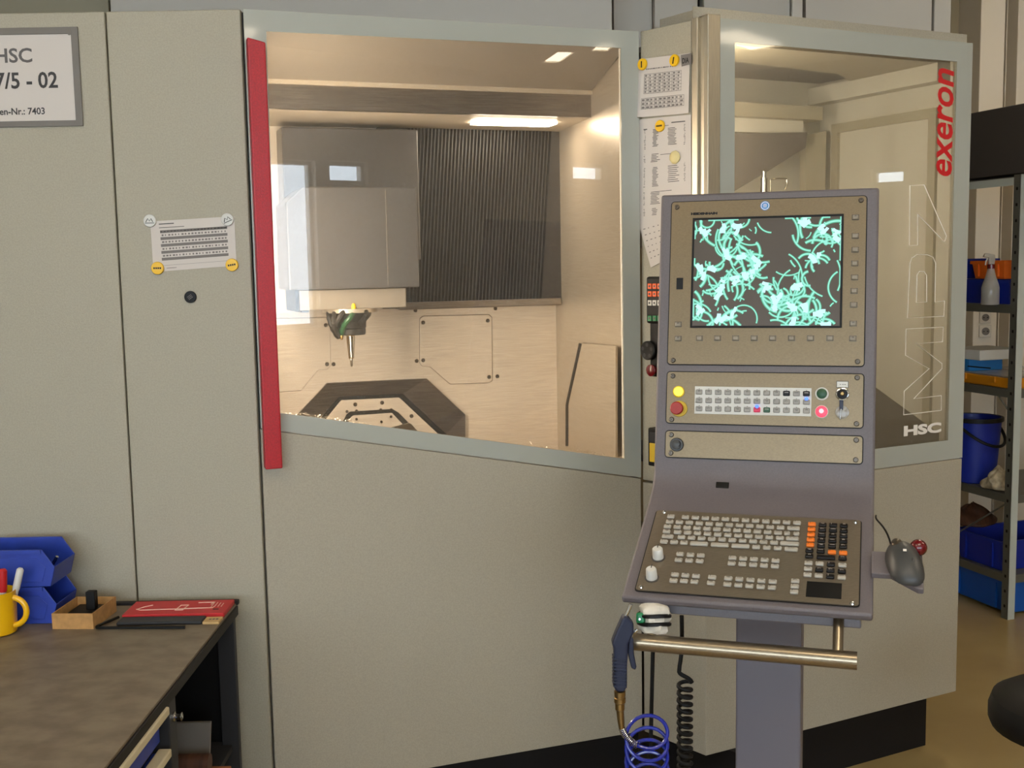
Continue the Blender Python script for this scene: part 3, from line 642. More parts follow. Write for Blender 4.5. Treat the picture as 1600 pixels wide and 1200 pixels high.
def ribmesh(lay, name, m, z):
    mb = MB(); k = SWd/858.
    for pts, w in ribs[lay]:
        P_ = [V((sx0+(x-440)*k, sy1-(y-215)*SHt/625., z)) for x, y in pts]
        P_ = [V((min(max(p.x, sx0+.001), sx1-.001), min(max(p.y, sy0+.001), sy1-.001), z)) for p in P_]
        h = w*k*.5; vs = []
        for i, p in enumerate(P_):
            t_ = P_[min(i+1, len(P_)-1)]-P_[max(i-1, 0)]
            if t_.length < 1e-6: t_ = V((1, 0, 0))
            n_ = V((-t_.y, t_.x, 0)).normalized()*h; vs += [p+n_, p-n_]
        vs = [V((min(max(p.x, sx0+.0005), sx1-.0005), min(max(p.y, sy0+.0005), sy1-.0005), z)) for p in vs]
        mb.add(vs, [(2*i, 2*i+1, 2*i+3, 2*i+2) for i in range(len(P_)-1)], 0, MS)
    o = mb.build(name, m, pl1); o['kind'] = 'stuff'; return o
ribmesh(0, 'screen_pattern', 'screen_teal', .0053); ribs[0][:] = [(p, w*.5) for p, w in ribs[0]]; ribmesh(0, 'screen_pattern', 'screen_mid', .00545); ribmesh(1, 'screen_glow', 'screen_white', .0056)
# keys
def keymesh(name, w, h, t, m, leg=None, kind=0):
    mb = MB(); mb.box((0, 0, t/2), (w, h, t), bev=min(w, h)*.16, seg=1)
    mats = [m]
    if leg:
        mats.append(leg); z = t+.0002; rk = random.Random(kind)
        bars = {0: [(-.25, .15, .5, .09), (-.1, -.02, .3, .08)], 1: [(-.3, .12, .6, .1)], 2: [(-.12, .05, .08, .3), (-.04, .27, .2, .08), (.08, .05, .08, .22)], 3: [(-.25, .2, .3, .08), (-.25, 0, .18, .08), (.02, .08, .2, .08)], 4: [(-.3, .22, .12, .14), (-.3, -.02, .1, .1)]}[kind % 5]
        for x, y, a, b in bars: mb.add([(x*w, y*h, z), ((x+a)*w, y*h, z), ((x+a)*w, (y+b)*h, z), (x*w, (y+b)*h, z)], [(0, 1, 2, 3)], 1)
    return mb.mesh(name, mats)
KW, KH = .0148, .0105
KM = {('w', k): keymesh('key_light', KW, KH, .0055, 'key_white', 'key_legend', k) for k in range(5)}
KM.update({('b', k): keymesh('key_dark', KW, KH, .0055, 'key_black', 'legend_light', k) for k in range(5)})
KM.update({('o', k): keymesh('key_orange', KW, KH, .0055, 'key_orange', 'key_legend', k) for k in range(5)})
WIDE = {}
def key(px, py, c='w', w=1.):
    if w != 1.:
        kk = (c, w)
        if kk not in WIDE: WIDE[kk] = keymesh('key_wide', KW*w+.004*(w-1), KH, .0055, {'w': 'key_white', 'b': 'key_black'}[c], 'key_legend' if w < 2. else None, 3)
        me = WIDE[kk]
    else: me = KM[(c, rs.randrange(5))]
    return put('key', me, MK, c3_(px, py), kbp, .003)
def keyrow(x0, y0, x1, y1, n, c='w'):
    A = pl(MK, *c3_(x0, y0)); B = pl(MK, *c3_(x1, y1))
    for i in range(n):
        t_ = i/(n-1); inst('key', KM[(c, rs.randrange(5))], kbp, MK @ Mx.Translation((A[0]+(B[0]-A[0])*t_, A[1]+(B[1]-A[1])*t_, .003)))
key(323, 148); keyrow(405, 152, 1038, 185, 12)
keyrow(315, 178, 945, 212, 12); key(1018, 216, 'w', 1.5)
keyrow(303, 205, 930, 241, 12); key(981, 244, 'w', .8); key(1034, 247, 'w', .8)
key(298, 233); keyrow(360, 237, 940, 271, 11); key(1012, 275, 'w', 1.5)
key(304, 262, 'w', 1.42); keyrow(382, 266, 908, 297, 10); key(996, 303, 'w', 2.1)
keyrow(283, 291, 397, 297, 3); key(482, 303, 'w', 2.05); key(600, 310, 'w', 2.05); key(717, 317, 'w', 2.05); keyrow(806, 322, 928, 329, 3); key(1005, 335, 'w', 1.55)
for r in range(5):
    t_ = r/4; key(1123-10*t_, 192+118*t_, 'o'); 
    for j in range(3): key(1183+60.5*j-(9-2.5*j)*t_, 195+3*j+(122-1*j)*t_-2*t_, 'b')
key(1108, 342, 'b'); key(1172, 346, 'b'); key(1236, 352, 'o'); key(1300, 356, 'o')
key(1107, 373, 'b'); key(1202, 381, 'b', 2.); key(1296, 386, 'b')
for x, y, c in ((1103, 413, 'w'), (1166, 417, 'w'), (1230, 421, 'b'), (1295, 425, 'w'), (1100, 446, 'w'), (1164, 451, 'b'), (1228, 455, 'b'), (1292, 460, 'b'), (1097, 480, 'w'), (1161, 485, 'w'), (1226, 490, 'b'), (1291, 495, 'w'),
                (1028, 515, 'w'), (1025, 546, 'w'), (1022, 577, 'w'), (556, 494, 'w'), (549, 526, 'w')): key(x, y, c)
keyrow(375, 362, 492, 370, 3); keyrow(366, 395, 485, 402, 3); keyrow(672, 384, 916, 400, 5); keyrow(667, 415, 912, 431, 5)
keyrow(345, 479, 465, 487, 3); keyrow(337, 512, 456, 519, 3); keyrow(648, 500, 900, 519, 5); keyrow(642, 534, 895, 553, 5)
t0 = pl(MK, *c3_(1087, 598)); t1 = pl(MK, *c3_(1293, 524))
MB().b2((t0[0], t0[1], .003), (t1[0], t1[1], .0042), MK, bev=.0015).build('touchpad', 'black', kbp)
knob = MB().lathe([(.0108, .0015), (.0108, .004), (.0100, .021), (.0085, .023)], None, 20); knob.lathe([(.0135, 0), (.0135, .0015), (.011, .0016)], None, 20, 1)
knob.b2((-.0008, .002, .0235), (.0008, .011, .0246), None, 1); knm = knob.mesh('override_knob', ['white_plastic', 'key_legend'], True)
for q in ((250, 376), (214, 492)): put('override_knob', knm, MK, c3_(*q), kbp, .003)
# screen panel keys
sk = keymesh('soft_key', .0125, .0098, .004, 'key_soft'); sk2 = keymesh('soft_key_marked', .0125, .0098, .004, 'key_soft', 'key_legend', 2)
rim = MB().box((0, 0, .0004), (.0145, .0118, .0008)).mesh('soft_key_rim', 'screw')
def soft(q, me=sk): put('soft_key', me, MS, c1_(*q), pl1, .0045); put('key_rim', rim, MS, c1_(*q), pl1, .0038)
for x in (485, 588, 690, 795, 900, 1007, 1115, 1225): soft((x, 905))
for q in ((1369, 325), (1368, 403), (1366, 481), (1365, 560), (1362, 637), (1360, 716)): soft(q)
for q in ((365, 907), (365, 826), (1370, 219), (1357, 822), (1355, 907)): soft(q, sk2)
p0 = pl(MS, *c1_(354, 628)); p1 = pl(MS, *c1_(393, 562)); MB().b2((p0[0], p0[1], .004), (p1[0], p1[1], .0055), MS, bev=.001).build('port_cover', 'black', pl1)
x0, y0 = pl(MS, *c1_(437, 207)); x1, y1 = pl(MS, *c1_(587, 188)); text('maker_lettering', 'HEIDENHAIN', MS, x0, x1, y0, y1, 'key_black', pl1, bold=.09, th=.0045)
x0, y0 = pl(MS, *c1_(857, 153)); st = MB().lathe([(.0098, .004), (.0098, .0045)], MS @ Mx.Translation((x0, y0, 0)), 24).build('round_sticker', 'blue_sticker', pl1)
MB().lathe([(.0085, .0045), (.0085, .0046), (.0072, .0046), (.0072, .0045)], MS @ Mx.Translation((x0, y0, 0)), 24, cap=False).build('sticker_ring', 'white_text', pl1)
for k, w in enumerate((.007, .009, .007)): MB().b2((x0-w/2, y0+.0025-k*.003, .0045), (x0+w/2, y0+.0038-k*.003, .0047), MS).build('sticker_print', 'white_text', pl1)
# operator panel
m0 = pl(MS, *c2_(290, 340)); m1 = pl(MS, *c2_(1104, 163)); MB().b2((m0[0], m0[1], .004), (m1[0], m1[1], .0052), MS, bev=.0006).build('key_field', 'white_plastic', pl2)
ok = {k: keymesh('panel_key', .0138, .0108, .003, 'key_grey', 'key_legend', k) for k in range(5)}
okb = keymesh('panel_key_black', .0138, .0108, .003, 'key_black', 'legend_light', 1); okm = keymesh('panel_key_red', .0138, .0108, .003, 'magenta', 'key_legend', 1); okg = keymesh('panel_key_green', .0138, .0108, .003, 'green_btn', 'legend_light', 1)
led = MB().box((0, 0, .0006), (.002, .0012, .0012)).mesh('key_led', 'key_legend'); ledb = MB().lathe([(.0036, 0), (.0036, .0015), (.002, .0024)], None, 10).mesh('key_led_blue', 'blue_led')
for r in range(3):
    A = (325, (190, 248, 305)[r]); B = (1068, (202, 260, 320)[r])
    a_, b_ = pl(MS, *c2_(*A)), pl(MS, *c2_(*B))
    for c in range(12):
        t_ = c/11; x, y = a_[0]+(b_[0]-a_[0])*t_, a_[1]+(b_[1]-a_[1])*t_
        me = ok[rs.randrange(5)]
        if r == 0 and c in (9, 11): me = okb
        if r == 2 and c == 6: me = okm
        if r == 2 and c == 7: me = okg
        inst('panel_key', me, pl2, MS @ Mx.Translation((x, y, .0052)))
        inst('key_led', ledb if (r, c) in ((1, 11), (2, 6)) else led, pl2, MS @ Mx.Translation((x, y+.0066, .0052 if (r, c) not in ((1, 11), (2, 6)) else .0075)))
def button(q, prof, m, name, z=.004, par=pl2, cf=c2_): x, y = pl(MS, *cf(*q)); return MB().lathe(prof, MS @ Mx.Translation((x, y, z)), 24).build(name, m, par, True)
button((183, 188), [(.0125, 0), (.0125, .004), (.0108, .005)], 'estop_yellow', 'button_ring'); button((183, 187), [(.0102, 0), (.0102, .006), (.009, .007)], 'yellow_lit', 'lit_button')
button((187, 306), [(.0172, 0), (.0172, .003), (.0165, .004)], 'estop_yellow', 'estop_plate'); button((178, 304), [(.009, 0), (.009, .014), (.0135, .015), (.0138, .022), (.012, .024)], 'estop_red', 'emergency_stop')
button((1175, 203), [(.0135, 0), (.0135, .004), (.0115, .005)], 'white_plastic', 'button_ring'); button((1175, 202), [(.0104, 0), (.0104, .006), (.009, .007)], 'green_btn', 'green_button')
button((1173, 327), [(.0135, 0), (.0135, .004), (.0122, .005)], 'white_plastic', 'button_ring'); button((1173, 326), [(.0118, 0), (.0118, .006), (.010, .007)], 'red_lit', 'lit_button'); button((1172, 322), [(.0048, .0), (.0048, .0002)], 'pink_lit', 'button_glow', .0112)
button((1317, 205), [(.0135, 0), (.0135, .005), (.012, .006)], 'chrome', 'key_switch_ring'); button((1317, 205), [(.0105, 0), (.0105, .007), (.006, .008)], 'black', 'key_switch'); button((1317, 203), [(.0045, 0), (.0045, .012), (.003, .014)], 'brass', 'key_switch_core')
a_ = pl(MS, *c2_(1275, 160)); b_ = pl(MS, *c2_(1360, 115)); MB().b2((a_[0], a_[1], .004), (b_[0], b_[1], .005), MS).build('switch_label', 'black', pl2)
MB().b2((a_[0]+.001, a_[1]+.001, .005), (b_[0]-.001, b_[1]-.001, .0054), MS).build('switch_label_face', 'white_plastic', pl2)
for dx in (-.005, -.001, .002, .005): MB().b2(((a_[0]+b_[0])/2+dx, (a_[1]+b_[1])/2-.001, .0054), ((a_[0]+b_[0])/2+dx+.0015, (a_[1]+b_[1])/2+.001, .0056), MS).build('label_mark', 'key_legend', pl2)
kx, ky = pl(MS, *c2_(1310, 280)); MB().b2((kx-.0038, ky-.010, .008), (kx+.0038, ky+.010, .0105), MS, bev=.001).build('key_strap', 'navy', pl2)
button((1316, 330), [(.0135, 0), (.0135, .003), (.010, .004)], 'bottle', 'key_tag', .006)
MB().tube([MS @ V((kx-.0005, ky-.008, .0115)), MS @ V((kx-.002, ky-.02, .0115)), MS @ V((kx-.002, ky-.03, .0115))], .0012, 6).build('key_blade', 'chrome', pl2)
# blank panel knob, housing port
button((170, 555), [(.0145, 0), (.0145, .006), (.013, .008), (.0105, .008), (.010, .012), (.008, .013)], 'mouse', 'selector_knob', .004, pl3)
x, y = pl(MS, *c2_(185, 550)); MB().tube([MS @ V((x-.002+.006*math.cos(a), y+.006*math.sin(a), .0165)) for a in [(-1+2*i/6) for i in range(7)]], .0012, 5).build('knob_arrow', 'key_black', pl3)
q = V((-.077, -.0125, -.2535)); nq = V((0, -.84, .54)).normalized()
MB().box((0, 0, .001), (.0265, .013, .004), MC @ axes(q, (1, 0, 0), (0, .54, .84), nq), bev=.001).build('port_cover', 'black', con)
# ------------------------------------------------------------------ trackball beside the console
br0 = MC @ V((HW-.002, -.19, -.36))
TB = MC @ axes((HW, -.20, -.375), (1, 0, 0), kd, kn)
MB().b2((-.004, -.035, -.012), (.035, .03, .0), TB, bev=.002).build('side_bracket', 'console', con)
MB().prism([(.03, -.035), (.075, -.07), (.085, -.07), (.085, .04), (.03, .03)], -.012, 0, TB, 0, 2).build('side_bracket', 'console', con, bev=.002)
tbm = thing('trackball_mouse', 'dark grey trackball mouse with red ball on bracket beside the console', 'mouse', TB @ V((.055, 0, 0)))
mm = MB()
ctr = [(-.066, .004, .003, .004), (-.062, .018, .014, .012), (-.048, .026, .024, .022), (-.02, .030, .028, .030), (.01, .029, .026, .033), (.03, .024, .022, .026), (.042, .014, .012, .014), (.045, .003, .003, .004)]
vs = []; n = 16
for i, (yy, wx, h1, h2) in enumerate(ctr):
    for k in range(n):
        a = 2*PI*k/n; vs.append((.052+.0035*i*0+wx*1.12*math.cos(a)-yy*.15, yy, .001+max(0, math.sin(a))*h2*1.1))
fs = [(i*n+k, i*n+(k+1) % n, (i+1)*n+(k+1) % n, (i+1)*n+k) for i in range(len(ctr)-1) for k in range(n)]+[tuple(range(n)), tuple((len(ctr)-1)*n+k for k in range(n-1, -1, -1))]
mm.add(vs, fs, 0, TB); o = mm.build('mouse_body', 'mouse', tbm, True); sub = o.modifiers.new('s', 'SUBSURF'); sub.levels = 1; sub.render_levels = 1
def sphere(c, r, M, name, m, par, sq=(1, 1, 1), n=14):
    mb = MB(); pr = [(r*math.sin(PI*i/n)+1e-5, -r*math.cos(PI*i/n)) for i in range(n+1)]
    mb.lathe(pr, M @ Mx.Translation(fix(c)) @ Mx.Diagonal((*sq, 1)), 18); return mb.build(name, m, par, True)
sphere((.078, .032, .012), .0155, TB, 'track_ball', 'ball_red', tbm)
sphere((.040, .022, .027), .010, TB, 'mouse_button', 'screw', tbm, (1, 1.3, .6)); sphere((.066, -.022, .026), .007, TB, 'mouse_button', 'mouse', tbm, (.6, 1.6, .6))
MB().b2((.050, -.012, .0362), (.056, -.006, .0368), TB).build('mouse_emblem', 'white_text', tbm)
tag(MB().tube(bez(TB @ V((.03, .04, .01)), TB @ V((.02, .08, .03)), TB @ V((.0, .12, .0)), MC @ V((HW+.004, -.03, -.30)), 12), .0018, 6).build('mouse_cable', 'black', None, True), 'thin black cable running from trackball up behind the console', 'cable')
# ------------------------------------------------------------------ papers, sign and magnets
WL = wallframe(FL); WN = wallframe(FN)
def lerp2(Q, s, t):            # Q = TL, TR, BR, BL photo points
    a = (Q[0][0]+(Q[1][0]-Q[0][0])*s, Q[0][1]+(Q[1][1]-Q[0][1])*s); b = (Q[3][0]+(Q[2][0]-Q[3][0])*s, Q[3][1]+(Q[2][1]-Q[3][1])*s)
    return (a[0]+(b[0]-a[0])*t, a[1]+(b[1]-a[1])*t)
def sheet(Wf, Q, z, name, label, marks, group=None, bend=0., th=.0006):
    mb = MB(); n = 8; q4 = [V(pl(Wf, *p)) for p in Q]
    def P(s, t, o=0.):
        a = q4[0].lerp(q4[1], s); b = q4[3].lerp(q4[2], s); c = a.lerp(b, t); return V((c.x, c.y, z+bend*((2*s-1)**2)*t*.5+o))
    for o in (0, -th):
        vs = [P(i/n, j/n, o) for j in range(n+1) for i in range(n+1)]
        mb.add(vs, [(j*(n+1)+i, j*(n+1)+i+1, (j+1)*(n+1)+i+1, (j+1)*(n+1)+i) for j in range(n) for i in range(n)], 0, Wf)
    edge = [P(i/n, 0) for i in range(n)]+[P(1, i/n) for i in range(n)]+[P(1-i/n, 1) for i in range(n)]+[P(0, 1-i/n) for i in range(n)]
    e2 = [p-V((0, 0, th)) for p in edge]; k = len(edge)
    mb.add(edge+e2, [(i, (i+1) % k, (i+1) % k+k, i+k) for i in range(k)], 0, Wf)
    for s0, t0_, s1, t1_, mi in marks:
        mb.add([P(s0, t0_, .0004), P(s1, t0_, .0004), P(s1, t1_, .0004), P(s0, t1_, .0004)], [(0, 1, 2, 3)], mi, Wf)
    return tag(mb.build(name, ['paper', 'ink', 'ink_grey', 'ink_dark'], None), label, 'paper', group)
rp_ = random.Random(3)
def cells(s0, s1, t0_, t1_, nc, nr, fill=.62, hh_=.45, mi=2):
    out = []
    for r in range(nr):
        for c in range(nc):
            w = (s1-s0)/nc; h = (t1_-t0_)/nr; x = s0+w*c+w*.15; y = t0_+h*r+h*.25; out.append((x, y, x+w*rp_.uniform(.4, 1)*fill, y+h*hh_, mi))
    return out
mk = [(.1, .055, .28, .075, 1), (.1, .13, .4, .145, 2), (.16, .94, .28, .95, 1), (.02, .885, .98, .89, 2)]
for r in range(5): mk.append((.11, .19+r*.136, .91, .245+r*.136, 2))
mk += [(a, b, c, d_, 3) for a, b, c, d_, _ in cells(.11, .91, .19, .245, 20, 1)]
for r in range(4): mk += cells(.12, .91, .255+r*.136, .32+r*.136, 20, 1, .7, .5)
sheet(WL, [(235, 346), (366, 338), (370, 415), (240, 425)], .0012, 'table_sheet', 'white table printout held by four round magnets on the cabinet panel', mk)
mk = cells(.15, .75, .165, .205, 18, 1, .9, .5, 1)
for r in range(7): mk.append((.12, .27+r*.055, .85, .276+r*.055, 1))
for c in range(9): mk.append((.12+c*.09, .27, .125+c*.09, .60, 1))
mk += cells(.12, .85, .27, .60, 8, 6, .6, .5)
for r in range(4): mk.append((.08, .68+r*.06, .9, .686+r*.06, 1))
for c in range(11): mk.append((.08+c*.082, .68, .085+c*.082, .87, 1))
mk += cells(.08, .9, .68, .87, 10, 3, .7, .5)
sheet(WN, [(1000, 93), (1079.5, 83), (1079.5, 177), (998, 184)], .004, 'tool_list', 'upper table printout with two yellow magnets on the narrow panel', mk, bend=.012)
mk = [(.13, .09, .2, .1, 1), (.38, .075, .6, .08, 1), (.65, .05, .9, .06, 1)]
for s, w, r0, r1, n in ((.14, .03, .1, .28, 14), (.3, .1, .1, .26, 14), (.58, .16, .1, .26, 12), (.87, .03, .08, .27, 14), (.14, .03, .32, .4, 6), (.27, .15, .32, .4, 6), (.14, .03, .44, .62, 14), (.3, .1, .44, .62, 14), (.58, .18, .44, .6, 9), (.87, .03, .42, .6, 12), (.14, .03, .66, .78, 9), (.27, .16, .66, .78, 9), (.14, .04, .81, .88, 5), (.3, .1, .81, .88, 5)):
    for i in range(n): t_ = r0+(r1-r0)*i/n; mk.append((s+rp_.uniform(0, .02), t_, s+w*rp_.uniform(.7, 1.2), t_+.006, 1))
mk += [(.45, .33, .65, .335, 1), (.45, .66, .66, .665, 1)]
sheet(WN, [(996, 187), (1080, 179), (1081, 352), (993, 361)], .0015, 'tool_list', 'long lower printout with one yellow magnet on the narrow panel', mk)
mk = cells(.1, .9, .1, .9, 4, 6, .5, .15, 2)
sheet(WN, [(999, 350), (1038, 340), (1043, 405), (1018, 418)], .003, 'note_sheet', 'slanted handwritten note sticking out beneath the long printout', mk)
gt = MB().prism(poly(FN, [(1064, 86), (1080, 83), (1080, 100), (1065, 104)], -.008), -.0085, -.0078, FN).build('name_tag', 'ink_grey', None); tag(gt, 'small grey tag reading DIA beside the upper right yellow magnet', 'tag')
a_ = pl(WN, 1069.5, 100); b_ = pl(WN, 1079.5, 88); text('tag_lettering', 'DIA', WN, a_[0], b_[0], a_[1], b_[1]-.003, 'black', gt, th=.0089)
def magnet(Wf, px, py, m, z, label, mark='bar', r=.0155, grp=None, mcol='key_black', rot=0.):
    x, y = pl(Wf, px, py); M = Wf @ Mx.Translation((x, y, z)) @ Mx.Rotation(rot, 4, 'Z')
    t = thing('magnet', label, 'magnet', None, 0, 'round magnets on the machine panels', M)
    MB().lathe([(r, 0), (r, .004), (r*.93, .0056), (r*.3, .0062)], M, 24).build('cap', m, t, True)
    mb = MB()
    if mark == 'bar':
        for k in range(4): mb.b2((-.009+k*.005, -.0022, .0060), (-.009+k*.005+.0036, .0022, .0068), M)
    elif mark == 'peak': mb.tube([M @ V(p) for p in ((-.009, -.003, .0064), (-.004, .005, .0066), (0, -.001, .0066), (.004, .005, .0066), (.008, -.003, .0064))], .0009, 5); mb.b2((-.011, -.0062, .0058), (.011, -.0048, .0064), M)
    elif mark == 'i': mb.b2((-.0018, -.009, .0058), (.0018, .008, .0068), M)
    else:
        for k in range(3): mb.b2((-.006, -.004+k*.0035, .006), (.006, -.003+k*.0035, .0066), M)
    mb.build('print', mcol, t); return t
magnet(WL, 235, 345, 'white_plastic', .0014, 'white round magnet with peak emblem on upper left corner of the table sheet', 'peak')
magnet(WL, 356, 343, 'white_plastic', .0014, 'white round magnet with peak emblem on upper right corner of the table sheet', 'peak', rot=.4)
magnet(WL, 247, 419, 'yellow', .0014, 'yellow round magnet on lower left corner of the table sheet')
magnet(WL, 363, 414, 'yellow', .0014, 'yellow round magnet on lower right corner of the table sheet', rot=.15)
magnet(WL, 298, 464, 'black', .0003, 'black round magnet alone on the cabinet panel below the table sheet', 'lines', .0148, mcol='ink_grey', rot=.6)
magnet(WN, 1007, 101, 'yellow', .006, 'yellow round magnet at upper left of the upper printout', 'i')
magnet(WN, 1058, 95, 'yellow', .009, 'yellow round magnet next to the grey tag on the upper printout', 'i', rot=-.2)
magnet(WN, 1033, 197, 'yellow', .0025, 'yellow round magnet at the top of the long printout', 'bar')
x, y = pl(WN, 1056, 246); mb = MB(); pr = [(.017, 0), (.018, .003), (.016, .006), (.010, .009), (.001, .010)]
mb.lathe(pr, WN @ Mx.Translation((x, y, .002)), 9); tag(mb.build('putty_lump', 'putty', None, True), 'flat cream putty lump stuck on the long printout', 'putty')
# machine sign
a_ = pl(WL, 131, 197); b_ = pl(WL, 129, 42); ip = pl(WL, 119.5, 188); it = pl(WL, 117, 53); L0 = b_[0]-.42
sg = thing('machine_sign', 'grey framed paper sign reading HSC and 02 at the top of the cabinet', 'sign', None, 0, None, WL @ Mx.Translation((a_[0]-.2, a_[1], 0)))
MB().ring([(L0, a_[1]), (a_[0], a_[1]), (a_[0], b_[1]), (L0, b_[1])], [(L0+.018, ip[1]), (ip[0], ip[1]), (ip[0], it[1]), (L0+.018, it[1])], -.005, -.0005, FL).build('sign_frame', 'grey_frame', sg, bev=.001)
MB().b2((L0+.016, -.002, ip[1]-.002), (ip[0]+.002, -.0006, it[1]+.002), FL).build('sign_paper', 'paper', sg)
def sgt(body, x0_, x1, yb, yt, m): p = pl(WL, x1, yb); q = pl(WL, x1, yt); text('sign_lettering', body, WL, pl(WL, x0_, yb)[0], p[0], p[1], q[1], m, sg, bold=.02, th=.0026)
sgt('HSC', -7, 51.5, 98, 75, 'ink'); sgt('MP 7/5 - 02', -54, 91.5, 138, 112, 'ink_dark'); sgt('Serien-Nr.: 7403', -21, 71, 179, 168, 'ink_dark')
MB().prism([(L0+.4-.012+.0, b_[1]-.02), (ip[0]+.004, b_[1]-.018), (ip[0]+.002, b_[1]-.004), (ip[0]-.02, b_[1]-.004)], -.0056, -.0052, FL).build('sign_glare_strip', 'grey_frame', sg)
# ------------------------------------------------------------------ handwheel pendant and holder
WP = WN @ Mx.Translation((0, 0, .028)); PN = lambda x, y: pl(WP, x, y)
def pbox(x0, x1, y0, y1, z0, z1, name, m, par, bev=.003):
    a = PN(x0, y1); b = PN(x1, y0); return MB().b2((a[0], a[1], z0), (b[0], b[1], z1), WP, bev=bev).build(name, m, par)
pd = thing('handwheel_pendant', 'black handwheel pendant with orange keys hanging behind the console edge', 'pendant', None, 0, None, WP @ Mx.Translation((*PN(1024, 590), 0)))
pbox(1014, 1046, 432, 505, -.012, .012, 'upper_body', 'black', pd, .006); pbox(1017.5, 1044, 500, 588, -.012, .006, 'lower_body', 'black', pd, .005)
pbox(1018, 1044, 440, 505, -.028, -.012, 'magnet_foot', 'black', pd, .002)
for y, m in ((447, 'hand_orange'), (459, 'hand_orange'), (473, 'white_plastic'), (497, 'green_clip')):
    for x in (1020.5, 1028, 1035.5):
        pbox(x-2.9, x+2.9, y-4.2, y+4.2, .012, .015, 'pendant_key', m, pd, .001); pbox(x-1.2, x+1.2, y-1.6, y+1.6, .015, .0154, 'key_mark', 'key_legend', pd, 0)
x, y = PN(1017, 547); Mw = WP @ Mx.Translation((x+.004, y, .006))
MB().lathe([(.024, 0), (.026, .004), (.026, .012), (.023, .015), (.006, .013)], Mw, 28).build('handwheel', 'black', pd, True)
for k in range(5): a = 2*PI*k/5+.3; MB().lathe([(.0052, .0145), (.0048, .0152)], Mw @ Mx.Translation((.016*math.cos(a), .016*math.sin(a), 0)), 10).build('finger_dimple', 'bench_metal', pd, True)
x, y = PN(1024, 578); MB().lathe([(.012, 0), (.012, .008), (.016, .009), (.016, .016), (.013, .018)], WP @ Mx.Translation((x, y, .004)), 20).build('emergency_stop', 'ball_red', pd, True)
hd2 = thing('key_holder', 'small black wall holder with yellow insert low behind the console edge', 'holder', None, 0, None, WP @ Mx.Translation((*PN(1020, 727), 0)))
pbox(1014.5, 1046, 672, 727, -.027, .006, 'holder_body', 'black', hd2, .004); pbox(1018.5, 1044, 695, 720.5, .006, .010, 'insert', 'estop_yellow', hd2, .001); pbox(1019, 1040, 677, 690, .006, .012, 'clip', 'bench_metal', hd2, .002)
# ------------------------------------------------------------------ air gun, hoses, rag
GY = 2.005
G = lambda x, y, yy=GY: atY(x, y, yy)
gun = thing('air_blow_gun', 'dark blue air blow gun with brass coupling hanging at the handle bar end', 'air gun', G(968, 1110))
def gprism(pts, th, name, m, off=0., bev=.003):
    mb = MB(); n = len(pts); f_ = [G(*p)+V((0, -th/2+off, 0)) for p in pts]; b_2 = [G(*p)+V((0, th/2+off, 0)) for p in pts]
    mb.add(f_+b_2, [tuple(range(n)), tuple(range(2*n-1, n-1, -1))]+[(i, (i+1) % n, (i+1) % n+n, i+n) for i in range(n)]); return mb.build(name, m, gun, bev=bev)
body = gprism([(973, 961), (980, 961), (989, 972), (990, 985), (985, 996), (981, 1003), (979, 1040), (979, 1068), (975, 1078), (963, 1078), (959, 1072), (960, 1040), (958, 1010), (955, 1003), (962, 985)], .026, 'gun_body', 'navy', 0, .004)
for k in range(9): y = 1025+k*5.2; gprism([(957.2, y), (978.5, y+1.6), (978.5, y+4), (957.2, y+2.4)], .029, 'grip_rib', 'navy', 0, .001)
gprism([(983, 994), (989, 996), (990, 1020), (994, 1040), (992, 1045), (986, 1042), (981, 1020)], .016, 'trigger', 'navy', 0, .002)
MB().tube([G(977, 963), G(981, 955), G(986, 944)], .004, 10).build('nozzle', 'chrome', gun, True)
MB().tube([G(988, 990), G(996, 984)], .003, 8).build('valve_pin', 'chrome', gun, True)
cz = G(968.5, 1079); MB().lathe([(.0075, 0), (.0105, .001), (.0105, .010), (.0095, .011), (.0095, .013), (.0108, .014), (.0108, .022), (.009, .024), (.009, .036), (.006, .038), (.006, .045)], Mx.Translation(cz) @ Mx.Rotation(PI, 4, 'X'), 18).build('coupling', 'brass', gun, True)
f1, f2 = G(968.8, 1113), G(971.5, 1138); MB().tube([f1+V((0, 0, .006)), f1.lerp(f2, .5), f2], [.0072, .0066, .0055], 10).build('hose_fitting', 'brass', gun, True)
# hose coil
cc = G(1010.5, 1139); RC = .0385; Wd = V((0, .42, .80)); pts = []
s0 = G(1009, 1170)
for i in range(0, 8*28+1):
    th = -PI/2+.0+2*PI*i/28
    drop = .0235*i/28
    pts.append(cc+V((math.cos(th)*RC, 0, 0))+Wd*(math.sin(th)*RC)+V((0, 0, -drop)))
lead = bez(f2, G(976, 1152), G(990, 1166), pts[0], 16)
hs_ = MB().tube(lead+pts[1:]+[pts[-1]+V((.01, .05, -.1)), pts[-1]+V((.02, .3, -.3)), V((pts[-1].x+.03, pts[-1].y+.75, .2))], .0036, 8).build('coiled_hose', 'blue_hose', gun, True)
sp_ = []; L_ = lead[:13]
for i in range(13*12):
    t_ = i/(13*12)*(len(L_)-1); k = int(t_); q = L_[k].lerp(L_[min(k+1, len(L_)-1)], t_-k); tg = (L_[min(k+1, len(L_)-1)]-L_[k]).normalized(); b1_ = tg.cross(V((0, 1, 0))).normalized(); b2_ = tg.cross(b1_)
    a = 2*PI*i/12; sp_.append(q+b1_*(.0058*math.cos(a))+b2_*(.0058*math.sin(a)))
MB().tube(sp_, .0011, 5).build('kink_spring', 'chrome', gun, True)
